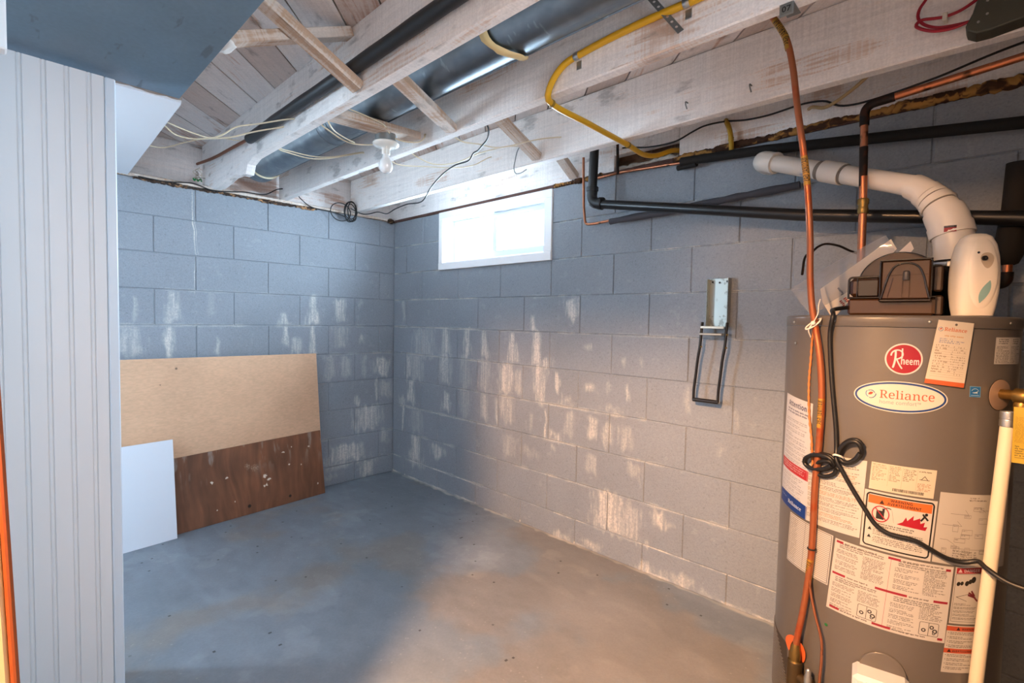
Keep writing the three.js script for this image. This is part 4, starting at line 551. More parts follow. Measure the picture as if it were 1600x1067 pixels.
label('lighting_label', 'large white lighting instructions label in four parts with red bars', [[-14.8, 0.652], [38.9, 0.640], [36.4, 0.4495], [-18.2, 0.456]], 1400, 1060, (g, w, h) => {
  fill(g, '#e7e0d7', 0, 0, w, h); fill(g, '#b0203a', w * 0.488, 20, 3, h - 60);
  for (const [x, y] of [[0, 0], [w / 2, 0], [0, 500], [w / 2, 500]]) { small(g, x + 70, y + 44, 560, 70, 26, '#3a3532', 1); for (let k = 0; k < (y ? 5 : 4); k++) { small(g, x + 40, y + 140 + k * 82, 290, 74, 21, '#57514c', 0.9); small(g, x + 370, y + 120 + k * 82, 270, y && k > 1 ? 0 : 76, 21, '#57514c', 0.9); }
    if (y) { g.strokeStyle = '#4a4541'; g.lineWidth = 6; g.beginPath(); g.roundRect(x + 390, y + 310, 220, 180, 20); g.stroke(); g.beginPath(); g.moveTo(x + 495, y + 312); g.lineTo(x + 495, y + 490); g.stroke(); for (const [p, q, r] of [[440, 420, 26], [530, 370, 26], [570, 420, 30], [560, 450, 18]]) { g.fillStyle = '#2c2825'; g.beginPath(); g.arc(x + p, y + q, r, 0, 7); g.fill(); g.fillStyle = '#e7e0d7'; g.beginPath(); g.arc(x + p, y + q, r * 0.5, 0, 7); g.fill(); } } }
  for (const [x, y, l] of [[20, 20, 90], [w / 2 - 50, 20, 140], [w - 90, 40, 60], [20, 490, 170], [w / 2 - 150, 490, 360], [w - 190, 490, 170], [40, h - 60, 130], [w / 2 - 130, h - 60, 210], [w - 90, h - 60, 60]]) fill(g, '#b0203a', x, y, l, 32);
  for (const [x, y, l] of [[130, 28, 470], [w / 2 + 110, 28, 470], [210, 498, 320], [w / 2 + 230, 498, 260], [190, h - 52, 360], [w / 2 + 100, h - 52, 430]]) small(g, x, y, l, 26, 30, '#3b2624', 1);
});
label('danger_label', 'white label with red danger header and scalded hand', [[39.9, 0.641], [55.2, 0.642], [53.4, 0.497], [38.0, 0.501]], 520, 1000, (g, w, h) => {
  fill(g, '#ded7cd', 0, 0, w, h); fill(g, '#b81f33', 24, 20, w - 48, 100); words(g, 'DANGER', 150, 98, 76, '#f1d9d6', { sx: 1.0 }); alert(g, 50, 100, 74, '#f1d9d6'); g.strokeStyle = '#33302d'; g.lineWidth = 5; g.strokeRect(24, 130, w - 48, h - 170);
  g.fillStyle = '#23201d'; for (const [x, y, r] of [[80, 300, 30], [140, 290, 28], [230, 290, 36], [290, 260, 34], [350, 230, 44]]) { g.beginPath(); g.ellipse(x, y, r, r * 1.25, 0.3, 0, 7); g.fill(); } g.lineWidth = 6; g.beginPath(); g.moveTo(300, 470); g.lineTo(70, 530); g.lineTo(260, 600); g.stroke(); g.strokeStyle = '#7b1f2b'; g.lineWidth = 30; g.beginPath(); g.moveTo(470, 600); g.lineTo(360, 500); g.moveTo(420, 540); g.lineTo(270, 490); g.moveTo(400, 520); g.lineTo(280, 450); g.moveTo(400, 510); g.lineTo(330, 420); g.stroke();
  for (let k = 0; k < 5; k++) small(g, 44, 640 + k * 62, w - 90, 46, 22, '#47423e', 1);
});
label('burn_warning', 'white label with two orange bands at the lower right', [[37.4, 0.4965], [55.1, 0.492], [52.8, 0.376], [35.4, 0.378]], 560, 840, (g, w, h) => {
  fill(g, '#e1d9ce', 0, 0, w, h); for (const [y, t] of [[16, 'WARNING'], [410, 'AVERTISSEMENT']]) { fill(g, '#dc5f3a', 0, y, w, 82); words(g, t, t.length > 8 ? 130 : 240, y + 62, t.length > 8 ? 50 : 54, '#401a10'); alert(g, t.length > 8 ? 50 : 150, y + 66, 64, '#401a10'); for (let k = 0; k < 4; k++) { small(g, 60, y + 100 + k * 76, w - 100, 62, 27, '#3f3934', 1); fill(g, '#3f3934', 30, y + 112 + k * 76, 12, 12); } }
});
part(heater, 'mark', ovalPatch(-17.8, 0.406, 0.9, 0.004), M('#0d6b3a', 0.5), 'green dot');
const grille = part(heater, 'louvre_vent', patch([-100, 0.27], [-46, 0.27], [-40, 0.06], [-104, 0.06], 0.0006), M('#3a342f', 0.6));
for (let k = 0; k < 26; k++) { const y = 0.075 + k * 0.0075, half = 31 * Math.sqrt(Math.max(0, 1 - ((y - 0.06) / 0.215) ** 2)); part(grille, 'slat', sweep(Array.from({ length: 16 }, (_, i) => onJacket(-72 - half + (2 * half * i) / 15, y, HR + 0.001)), 0.0021, 6), heaterPaint); }
// temperature and pressure relief valve with its discharge pipe, on the right of the jacket
const eye = onJacket(59.5, 1.059), away = (k, y = 1.062) => onJacket(59.5, y, HR + k).toArray();
part(heater, 'escutcheon', turned([[0, 0.004], [0.018, 0.004], [0.036, 0.002], [0.038, 0], [0, 0]], eye.toArray(), away(1, 1.059), 36), M('#8b7565', 0.4));
part(heater, 'relief_valve', [turned([[0.008, 0.0], [0.012, 0.002], [0.012, 0.03], [0.018, 0.032], [0.018, 0.054], [0.012, 0.056], [0.012, 0.09], [0.015, 0.092], [0.015, 0.104], [0, 0.106]], away(0, 1.062), away(1, 1.062), 20), turned([[0.013, 0], [0.016, 0.004], [0.016, 0.022], [0.012, 0.028]], [away(0.043)[0], 1.022, away(0.043)[2]], [away(0.043)[0], 2, away(0.043)[2]], 6)], brass);
part(heater, 'valve_lever', sweep(bends([away(0.100, 1.062), away(0.108, 1.085), away(0.075, 1.094)], 0.008), 0.0035, 8), M('#6d8a72', 0.5));
part(heater, 'pipe_nut', turned([[0.0145, 0], [0.0150, 0.001], [0.0150, 0.0155], [0.0142, 0.016], [0.0142, 0.018], [0.0150, 0.0185], [0.0150, 0.034], [0.0142, 0.035]], [3.414, 0.992, 0.5475], [3.4155, 2, 0.5475], 24), steel);
part(heater, 'discharge_pipe', sweep([V(3.4145, 1.0, 0.5475), V(3.3775, 0.14, 0.5475)], 0.0135, 20), cpvc, 'cream plastic discharge pipe');
part(heater, 'yellow_tag', (() => { const g = new THREE.PlaneGeometry(0.036, 0.128, 6, 10), p = g.attributes.position; for (let i = 0; i < p.count; i++) p.setZ(i, 0.004 * Math.sin(p.getY(i) * 30) + 0.002 * Math.sin(p.getX(i) * 90)); g.computeVertexNormals(); return g.rotateY(0.1).rotateZ(0.02).translate(3.4405, 0.978, 0.570); })(), paper(180, 640, (g, w, h) => { fill(g, '#cfae2e', 0, 0, w, h); small(g, 18, 110, w - 36, 300, 15, '#a57d1c', 0.9); small(g, 24, 440, w - 48, 120, 26, '#5e4a18', 1); fill(g, '#8c6f1e', 24, 575, w - 48, 8); }), 'yellow paper tag');
// gas control at the foot
const valve = part(heater, 'gas_control', (() => { const pts = []; const g = cbox(-0.058, 0.058, 0.215, 0.352, 0, 0.075, 0.010); return g.rotateY(9 * rad).translate(HX + (HR - 0.006) * Math.sin(9 * rad), 0, HZ + (HR - 0.006) * Math.cos(9 * rad)); })(), M('#d3d6da', 0.4, { clearcoat: 0.3 }), 'white plastic gas control');
part(valve, 'sticker', cbox(-0.03, 0.028, 0.327, 0.343, 0.0752, 0.0758, 0.0002).rotateY(9 * rad).translate(HX + (HR - 0.006) * Math.sin(9 * rad), 0, HZ + (HR - 0.006) * Math.cos(9 * rad)), paper(256, 80, (g, w, h) => { fill(g, '#ebe7e2', 0, 0, w, h); fill(g, '#d8b92f', w * 0.55, 0, w * 0.45, 18); small(g, 20, 26, 120, 30, 16, '#6d6862'); g.strokeStyle = '#b5202f'; g.lineWidth = 9; g.beginPath(); g.moveTo(10, 40); g.lineTo(110, 74); g.stroke(); }));
part(valve, 'collar', turned([[0, 0], [0.045, 0], [0.048, 0.004], [0.048, 0.014], [0, 0.014]], onJacket(10, 0.345, HR - 0.006).toArray(), onJacket(10, 0.345, HR + 1).toArray(), 36), heaterPaint);

// gas supply tube in front of the heater, with its fittings at the foot
const tube = thing('gas_tube', 'long orange coated copper gas tube curving down in front of the heater', 'pipe', [3.1, 0.2, 0.62]);
const J = (d, y, k = 0.012) => onJacket(d, y, HR + k).toArray();
part(tube, 'tube', sweep(smooth([[2.69, 2.202, 0.69], [2.76, 2.195, 0.67], [2.834, 2.158, 0.635], [2.886, 2.098, 0.625], [2.929, 2.018, 0.62], [2.948, 1.941, 0.62], [2.966, 1.815, 0.62], [2.986, 1.688, 0.62], [3.0, 1.582, 0.62], [3.011, 1.442, 0.62], [3.013, 1.354, 0.615], [3.020, 1.27, 0.61], J(-30.0, 1.215, 0.016), J(-26.5, 1.128, 0.014), J(-24.7, 1.024), J(-25.0, 0.901), J(-26.4, 0.775), J(-26.4, 0.65), J(-27.1, 0.558), J(-29.6, 0.42, 0.016), J(-31.6, 0.335, 0.022), J(-32.2, 0.30, 0.024)], 200), 0.0085, 14), coated);
const bandMat = paper(512, 32, (g, w, h) => { fill(g, '#d59a2a', 0, 0, w, h); words(g, 'NATURAL GAS', 30, 27, 30, '#2c1c08', { sx: 2.1 }); });
function printed(pts) { const g = sweep(pts, 0.0088, 14, { cap: false }), u = g.attributes.uv, L = u.getX(u.count - 1); for (let i = 0; i < u.count; i++) u.setXY(i, u.getX(i) / L, (u.getY(i) / 0.0553) * 2); return g; }
part(tube, 'printed_band', printed(smooth([[2.899, 2.078, 0.623], [2.917, 2.045, 0.621], [2.929, 2.018, 0.62], [2.937, 1.985, 0.62]], 12)), bandMat, 'yellow band with black print');
part(tube, 'printed_band', printed(smooth([J(-24.72, 1.02), J(-24.7, 0.98), J(-24.85, 0.94)], 10)), bandMat, 'yellow band with black print');
part(tube, 'printed_band', printed(smooth([J(-27.0, 0.57), J(-27.6, 0.53), J(-28.2, 0.49)], 10)), bandMat, 'yellow band with black print');
part(tube, 'printed_band', printed(smooth([[2.987, 1.68, 0.62], [2.993, 1.64, 0.62], [2.998, 1.60, 0.62]], 10)), bandMat, 'yellow band with black print');
part(tube, 'zip_tie', turned([[0.010, 0], [0.0115, 0.0005], [0.0115, 0.0035], [0.010, 0.004]], J(-26.6, 0.602), [J(-26.8, 0.5)[0], 0, J(-26.8, 0.5)[2]], 16), rubber);
const fit = J(-32.2, 0.30, 0.024);
part(tube, 'flare_nut', turned([[0.010, 0], [0.0125, 0.006], [0.0145, 0.02], [0.0165, 0.024], [0.0165, 0.044], [0.013, 0.047], [0.018, 0.05], [0.018, 0.056]], [fit[0], 0.315, fit[2]], [fit[0], -1, fit[2]], 6), brass);
part(tube, 'tee', [turned([[0.017, 0], [0.0195, 0.002], [0.0195, 0.075], [0.017, 0.078], [0.012, 0.08], [0.012, 0.14]], [fit[0], 0.266, fit[2]], [fit[0], -1, fit[2]], 20), turned([[0.0125, 0], [0.0125, 0.03], [0.0165, 0.032], [0.0165, 0.05], [0.011, 0.052], [0.011, 0.075], [0.016, 0.078], [0.016, 0.1], [0.0115, 0.102], [0.0115, 0.14]], [fit[0], 0.226, fit[2]], J(-8, 0.226, 0.03), 18)], brassDull);
part(tube, 'test_port', turned([[0.010, 0], [0.010, 0.02], [0.0075, 0.022], [0.0075, 0.036], [0.003, 0.042], [0, 0.042]], J(-23, 0.232, 0.028), [J(-23, 0.232, 0.028)[0], 2, J(-23, 0.232, 0.028)[2]], 14), steel);
const pilot = thing('pilot_tube', 'thin copper tube twisting alongside the gas tube and down to the brass tee', 'pipe', [3.05, 0.24, 0.64]);
part(pilot, 'tube', sweep(smooth([J(-27.6, 0.60, 0.006), J(-27.4, 0.54, 0.010), J(-25.4, 0.482, 0.016), J(-21.8, 0.43, 0.02), J(-17.6, 0.371, 0.022), J(-17.0, 0.32, 0.022), J(-17.3, 0.26, 0.024), J(-17.3, 0.238, 0.024)], 60), 0.0036, 8), copper);
single('twine', 'thin orange twine tied round the gas tube and hanging to the cord', 'twine', sweep(smooth([J(-30.8, 1.222, 0.012), J(-33, 1.19, 0.008), J(-34.1, 1.125, 0.006), J(-34.7, 1.053, 0.006), J(-33.4, 0.965, 0.006), J(-31.0, 0.90, 0.006), J(-29.8, 0.843, 0.006), J(-28.0, 0.78, 0.005), J(-28.0, 0.70, 0.005), J(-27.9, 0.61, 0.005)], 160), (t, i) => 0.0031 + 0.0007 * Math.sin(i * 1.3), 7), M('#b8703c', 0.7));
single('string_tie', 'white string knotted round the gas tube at the heater top', 'string', [sweep(smooth(Array.from({ length: 16 }, (_, i) => { const a = (i / 15) * 6.6, c = J(-30.2, 1.228 - 0.010 * Math.sin(a * 0.5), 0.016); return V(c[0] + 0.018 * Math.cos(a) - 0.004, c[1] + 0.012 * Math.cos(a + 0.8), c[2] + 0.013 * Math.sin(a)); }), 50), 0.0022, 7), sweep(smooth([J(-29, 1.222, 0.032), J(-31.5, 1.205, 0.030), J(-33, 1.185, 0.014)], 12), 0.002, 6), sweep(smooth([J(-28.5, 1.225, 0.032), J(-28, 1.25, 0.02), J(-29.5, 1.275, 0.01), J(-29, 1.29, 0.008)], 14), 0.0014, 6), new THREE.SphereGeometry(0.0062, 10, 8).translate(...J(-28.6, 1.224, 0.032))], string);
const orange = thing('inspection_tag', 'fluorescent orange card tag hung behind the brass fitting', 'tag', [fit[0], 0.25, fit[2] - 0.02]);
part(orange, 'card', (() => { const o = []; for (let i = 0; i < 28; i++) { const a = (i / 28) * 6.283; o.push([0.035 * Math.cos(a) * (1 + 0.05 * Math.sin(3 * a)), 0.036 * Math.sin(a)]); } return extrude(o, 0.001).rotateY(-32 * rad).rotateZ(0.2).translate(fit[0] - 0.004, 0.287, fit[2] - 0.022); })(), M('#d0602f', 0.7));

// power cord of the blower, gathered in loops
const cord = thing('power_cord', 'black power cord hanging from the blower, gathered in tied loops', 'cord', [3.2, 0.62, 0.66]);
part(cord, 'cable', sweep(smooth([[3.09, 1.27, 0.50], [3.080, 1.268, 0.525], [3.06, 1.262, 0.555], J(-20.4, 1.245, 0.012), J(-22.0, 1.20, 0.009), J(-21.4, 1.13, 0.007), J(-19.6, 1.05, 0.0065), J(-16.6, 0.94, 0.0065), J(-15.6, 0.89, 0.010), J(-14.6, 0.865, 0.018), J(-11.5, 0.835, 0.014), J(-7.5, 0.80, 0.010), J(-1.5, 0.755, 0.0085), J(4, 0.718, 0.0085), J(9.5, 0.703, 0.0085), J(20.5, 0.697, 0.009), J(26, 0.684, 0.010), J(34.5, 0.664, 0.012), J(40.5, 0.662, 0.02), J(44.0, 0.672, 0.035), [3.392, 0.668, 0.60], [3.43, 0.655, 0.62], [3.50, 0.655, 0.63], [3.565, 0.657, 0.63]], 260), 0.0056, 10), blackCable);
const loopAt = (d0, y0, hd, hy, tilt, n, ph) => smooth(Array.from({ length: 10 * n }, (_, i) => { const a = ph + (i / 10) * 6.283, k = 1 - 0.09 * Math.floor(i / 10), x = hd * k * Math.cos(a), y = hy * k * Math.sin(a); return V(...onJacket(d0 + x * Math.cos(tilt) - (y / HR / rad) * Math.sin(tilt), y0 + x * HR * rad * Math.sin(tilt) + y * Math.cos(tilt), HR + 0.012 + 0.007 * Math.floor(i / 10) + 0.003 * Math.sin(a))); }), 34 * n);
part(cord, 'loop', sweep(loopAt(-24.5, 0.846, 9.4, 0.021, 0.36, 2, 0), 0.0056, 10), blackCable);
part(cord, 'loop', sweep(loopAt(-21, 0.832, 6.6, 0.020, 0.5, 1, 0.2), 0.0056, 10), blackCable);
part(cord, 'loop', sweep(loopAt(-8.6, 0.893, 4.6, 0.036, -0.5, 2, 1.0), 0.0056, 10), blackCable);
part(cord, 'cord_tie', new THREE.TorusGeometry(0.014, 0.0026, 8, 24).scale(0.8, 1.15, 1).rotateX(1.1).rotateY(-0.2).translate(...J(-13.6, 0.874, 0.018)), string, 'white tie round the gathered loops');
// ---------------------------------------------------------------- on top of the heater
const smoke = M('#53351f', 0.14, { clearcoat: 0.8, clearcoatRoughness: 0.08, transmission: 0.2, thickness: 0 }), smokeDark = M('#1d120b', 0.22, { clearcoat: 0.5 });
const blower = thing('draft_blower', 'smoky brown translucent plastic blower housing on top of the water heater', 'blower', [3.18, 1.248, 0.44]);
part(blower, 'base', cbox(3.086, 3.272, 1.248, 1.294, 0.345, 0.520, 0.006), smoke);
part(blower, 'base_seam', cbox(3.0845, 3.274, 1.293, 1.2985, 0.343, 0.522, 0.002), smokeDark);
const side = part(blower, 'side_cover', cbox(3.087, 3.160, 1.298, 1.351, 0.35, 0.515, 0.010), smoke); 
part(side, 'rim', [sweep(bends([[3.0865, 1.298, 0.515], [3.0865, 1.352, 0.515], [3.160, 1.352, 0.515]], 0.01), 0.0028, 8), sweep([V(3.106, 1.298, 0.5155), V(3.106, 1.35, 0.5155)], 0.0016, 6), cbox(3.109, 3.152, 1.301, 1.343, 0.5145, 0.5160, 0.0005)], smokeDark);
part(blower, 'scroll', (() => { const o = [[3.09, 1.30]]; for (let i = 0; i <= 20; i++) { const a = Math.PI - (i / 20) * Math.PI * 0.86; o.push([3.183 + 0.092 * Math.cos(a), 1.335 + 0.089 * Math.sin(a)]); } o.push([3.30, 1.385], [3.30, 1.30]); return extrude(o, 0.045, { bevel: 0.004 }).translate(0, 0, 0.347); })(), smoke);
part(blower, 'scroll_rim', sweep(Array.from({ length: 24 }, (_, i) => { const a = Math.PI * 1.02 - (i / 23) * Math.PI * 0.92; return V(3.183 + 0.094 * Math.cos(a), 1.335 + 0.091 * Math.sin(a), 0.392); }), 0.0035, 8), smokeDark);
const coverFront = part(blower, 'front_cover', cbox(3.160, 3.264, 1.288, 1.391, 0.36, 0.540, 0.005), smoke);
part(coverFront, 'edge', [...ring(3.158, 3.266, 1.282, 1.393, 0.528, 0.5425, 0.0045, 0.0035, 0.009, 0.0035)], smokeDark);
part(coverFront, 'rib', sweep(smooth([[3.163, 1.291, 0.5415], [3.172, 1.33, 0.5415], [3.181, 1.36, 0.5415], [3.193, 1.377, 0.5415], [3.216, 1.3825, 0.5415], [3.237, 1.373, 0.5415], [3.249, 1.348, 0.5415], [3.255, 1.32, 0.5415], [3.262, 1.291, 0.5415]], 40), 0.0026, 8), smokeDark);
part(coverFront, 'ridge', [cbox(3.2065, 3.2085, 1.292, 1.345, 0.5395, 0.5425, 0.0005), cbox(3.2205, 3.2225, 1.292, 1.345, 0.5395, 0.5425, 0.0005), cbox(3.168, 3.26, 1.3515, 1.353, 0.5395, 0.5415, 0.0004), sweep([V(3.176, 1.292, 0.541), V(3.187, 1.345, 0.541)], 0.0012, 6)], smoke);
part(coverFront, 'knob', [turned([[0.0065, 0], [0.0072, 0.002], [0.0072, 0.020], [0.005, 0.024], [0, 0.024]], [3.2145, 1.338, 0.546], [3.2145, 2, 0.546], 16)], M('#4a4440', 0.3));
part(blower, 'outlet_boot', turned([[0.052, 0], [0.052, 0.10], [0.048, 0.115], [0.050, 0.12], [0.050, 0.15], [0.044, 0.152]], [3.297, 1.249, 0.36], [3.297, 2, 0.36], 36), absDull, 'black rubber outlet boot');
part(blower, 'hose_clamp', [turned([[0.0505, 0], [0.0520, 0.001], [0.0520, 0.011], [0.0505, 0.012]], [3.297, 1.382, 0.36], [3.297, 2, 0.36], 36), cbox(3.284, 3.304, 1.379, 1.394, 0.410, 0.424, 0.002)], steel);
part(blower, 'switch_block', [cbox(3.266, 3.286, 1.249, 1.30, 0.415, 0.50, 0.004), cbox(3.264, 3.284, 1.31, 1.376, 0.42, 0.505, 0.004)], M('#3b2719', 0.35));

const vent = thing('vent_pipe', 'white plastic vent pipe from the wall down to the blower', 'pipe', [3.0, 1.39, 0.2]);
part(vent, 'pipe', sweep([V(2.72, 1.845, 0.108), V(3.195, 1.630, 0.302)], 0.0300, 32), pvc);
part(vent, 'wall_elbow', [sweep(bends([[2.716, 1.847, 0.045], [2.713, 1.848, 0.108], [2.772, 1.8215, 0.132]], 0.045, 12), 0.0375, 28), turned([[0.0302, 0], [0.0302, 0.07]], [2.716, 1.847, -0.02], [2.716, 1.847, 1], 28)], pvc);
const vdir = V(3.195 - 2.72, 1.630 - 1.845, 0.302 - 0.108).normalize(), vAt = (s) => V(2.72, 1.845, 0.108).addScaledVector(vdir, s), vtube = (s0, s1, r) => { const a = vAt(s0), b = vAt(s1), L = s1 - s0; return turned([[0.0301, 0], [r - 0.001, 0], [r, 0.001], [r, L - 0.001], [r - 0.001, L], [0.0301, L]], a.toArray(), b.toArray(), 32); };
part(vent, 'wall_elbow_hub', vtube(0.050, 0.062, 0.0392), pvc);
part(vent, 'coupling', vtube(0.262, 0.335, 0.0355), pvc); part(vent, 'coupling_edge', [vtube(0.244, 0.262, 0.0312), vtube(0.335, 0.343, 0.0325)], pvcEdge, 'grey glue line');
part(vent, 'print', [vtube(0.075, 0.235, 0.0302)], M('#ffffff', 0.32, { clearcoat: 0.25, map: print(1024, 128, (g, w, h) => { fill(g, '#e2dcd3', 0, 0, w, h); small(g, 40, 50, w - 80, 12, 13, '#8b93b8', 0.9); }) }));
const bendPts = bends([vAt(0.50), V(3.205, 1.624, 0.306), V(3.268, 1.55, 0.345), V(3.296, 1.452, 0.36), V(3.297, 1.392, 0.36)], 0.07, 26);
{ // three stepped fittings glued into one another
  const L = [0]; for (let i = 1; i < bendPts.length; i++) L.push(L[i - 1] + bendPts[i].distanceTo(bendPts[i - 1]));
  const Z = L[L.length - 1], dense = []; for (let k = 0; k <= 170; k++) { const s = (k / 170) * Z; let i = 1; while (i < L.length - 1 && L[i] < s) i++; dense.push(bendPts[i - 1].clone().lerp(bendPts[i], (s - L[i - 1]) / (L[i] - L[i - 1] || 1))); }
  const cut = (t0, t1, f) => { const q = dense.slice(Math.floor(t0 * 170), Math.floor(t1 * 170) + 1); return sweep(q, f, 32); };
  const sleeve = (t0, t1, r, lip = 0) => cut(t0, t1, (t) => (t < 0.04 || t > 0.97 ? r - 0.0012 : lip && t > 0.72 ? r + lip : r));
  part(vent, 'pipe', cut(0, 0.19, 0.0300), pvc);
  part(vent, 'socket', sleeve(0.17, 0.36, 0.0360, 0.0032), pvc);
  for (const [t0, t1, r] of [[0.35, 0.38, 0.0345], [0.40, 0.43, 0.0370], [0.47, 0.50, 0.0385], [0.53, 0.555, 0.0400]]) part(vent, 'glue_ring', cut(t0, t1, r), pvcEdge);
  part(vent, 'sleeve', sleeve(0.372, 0.408, 0.0405), pvc); part(vent, 'sleeve', sleeve(0.418, 0.480, 0.0425, 0.0026), pvc); part(vent, 'sleeve', sleeve(0.490, 0.540, 0.0415), pvc);
  part(vent, 'lower_bend', cut(0.545, 0.70, (t) => 0.0468 + 0.0018 * Math.sin(t * 3.1)), pvc);
  part(vent, 'collar', sleeve(0.68, 0.775, 0.0505), pvc);
  part(vent, 'drop_pipe', cut(0.76, 1, 0.0450), pvc);
  const mid = dense[Math.floor(0.73 * 170)];
  part(vent, 'red_label', (() => { const g = new THREE.CylinderGeometry(0.0512, 0.0512, 0.016, 16, 1, true, -0.25, 0.5); return g.translate(mid.x, mid.y, mid.z); })(), paper(160, 80, (g, w, h) => { fill(g, '#c3182c', 0, 0, w, h); fill(g, '#1d1012', 0, 0, w, 26); small(g, 10, 6, w - 20, 16, 15, '#e9d9d9', 1); }), 'small red label');
}

const bag = thing('document_bag', 'clear plastic bag of folded papers standing behind the blower', 'bag', [3.05, 1.249, 0.325]);
const flat = (pts, z, t, tilt = 0.05) => extrude(pts, t).translate(0, 0, z);
part(bag, 'booklet', flat([[2.9773, 1.3346], [3.1533, 1.4763], [3.1679, 1.4471], [3.12, 1.3867], [3.0627, 1.3034], [3.0262, 1.2524], [3.0075, 1.2519], [2.9846, 1.293]], 0.323, 0.006), M('#ffffff', 0.7, { map: print(512, 512, (g, w, h) => { fill(g, '#efe4d4', 0, 0, w, h); g.save(); g.translate(110, 420); g.rotate(-0.68); small(g, 30, 20, 300, 180, 26, '#8f8a90', 0.35); g.restore(); g.save(); g.translate(150, 300); g.rotate(0.95); small(g, 0, 0, 60, 26, 28, '#5a5560', 1); small(g, 80, 0, 120, 60, 34, '#c0452c', 1); g.restore(); }) }));
{ const u = bag.children[0].geometry.attributes.uv; for (let i = 0; i < u.count; i++) u.setXY(i, (u.getX(i) - 2.965) / 0.22, (u.getY(i) - 1.24) / 0.24); }
part(bag, 'booklet', flat([[3.0991, 1.3555], [3.198, 1.4669], [3.2064, 1.445], [3.1408, 1.3451]], 0.317, 0.004), M('#e7ddd6', 0.7));
{ const P = [], U = [], I = [], n = 26; const edge0 = (t) => [mix(2.8888, 3.1408, t), mix(1.3367, 1.4888, t) + 0.006 * Math.sin(t * 3.1)], edge1 = (t) => [mix(2.9513, 3.1699, t), mix(1.2529, 1.4336, t * t * 0.4 + t * 0.6)];
  for (const s of [0, 1]) for (let i = 0; i <= n; i++) for (let j = 0; j <= 14; j++) { const a = edge0(i / n), b = edge1(i / n), v = j / 14, x = mix(a[0], b[0], v), y = mix(a[1], b[1], v), k = 4 * v * (1 - v) * 0.009 + 0.004 * (vn(x * 60, y * 60, 91 + s) - 0.5) * Math.min(1, 6 * v * (1 - v)); P.push(x, y, 0.325 + (s ? 1 : -1) * k + (s ? 0.002 : 0)); U.push(i / n, v); }
  for (const s of [0, 1]) for (let i = 0; i < n; i++) for (let j = 0; j < 14; j++) { const q = s * (n + 1) * 15 + i * 15 + j; I.push(q, q + 15, q + 1, q + 1, q + 15, q + 16); }
  const g = new THREE.BufferGeometry(); g.setAttribute('position', new THREE.Float32BufferAttribute(P, 3)); g.setAttribute('uv', new THREE.Float32BufferAttribute(U, 2)); g.setIndex(I); g.computeVertexNormals();
  part(bag, 'plastic_sleeve', g, new THREE.MeshPhysicalMaterial({ color: '#eef0f4', roughness: 0.12, transmission: 0.86, thickness: 0, side: THREE.DoubleSide })); }
single('sensing_wire', 'thin dark wire arching from the gas tube to the large copper pipe', 'wire', sweep(smooth([[2.99, 1.36, 0.60], [2.972, 1.42, 0.50], [2.972, 1.445, 0.42], [2.980, 1.463, 0.388], [2.995, 1.473, 0.362], [3.026, 1.466, 0.345], [3.05, 1.452, 0.325], [3.066, 1.445, 0.306]], 50), 0.0034, 8), copperDark);

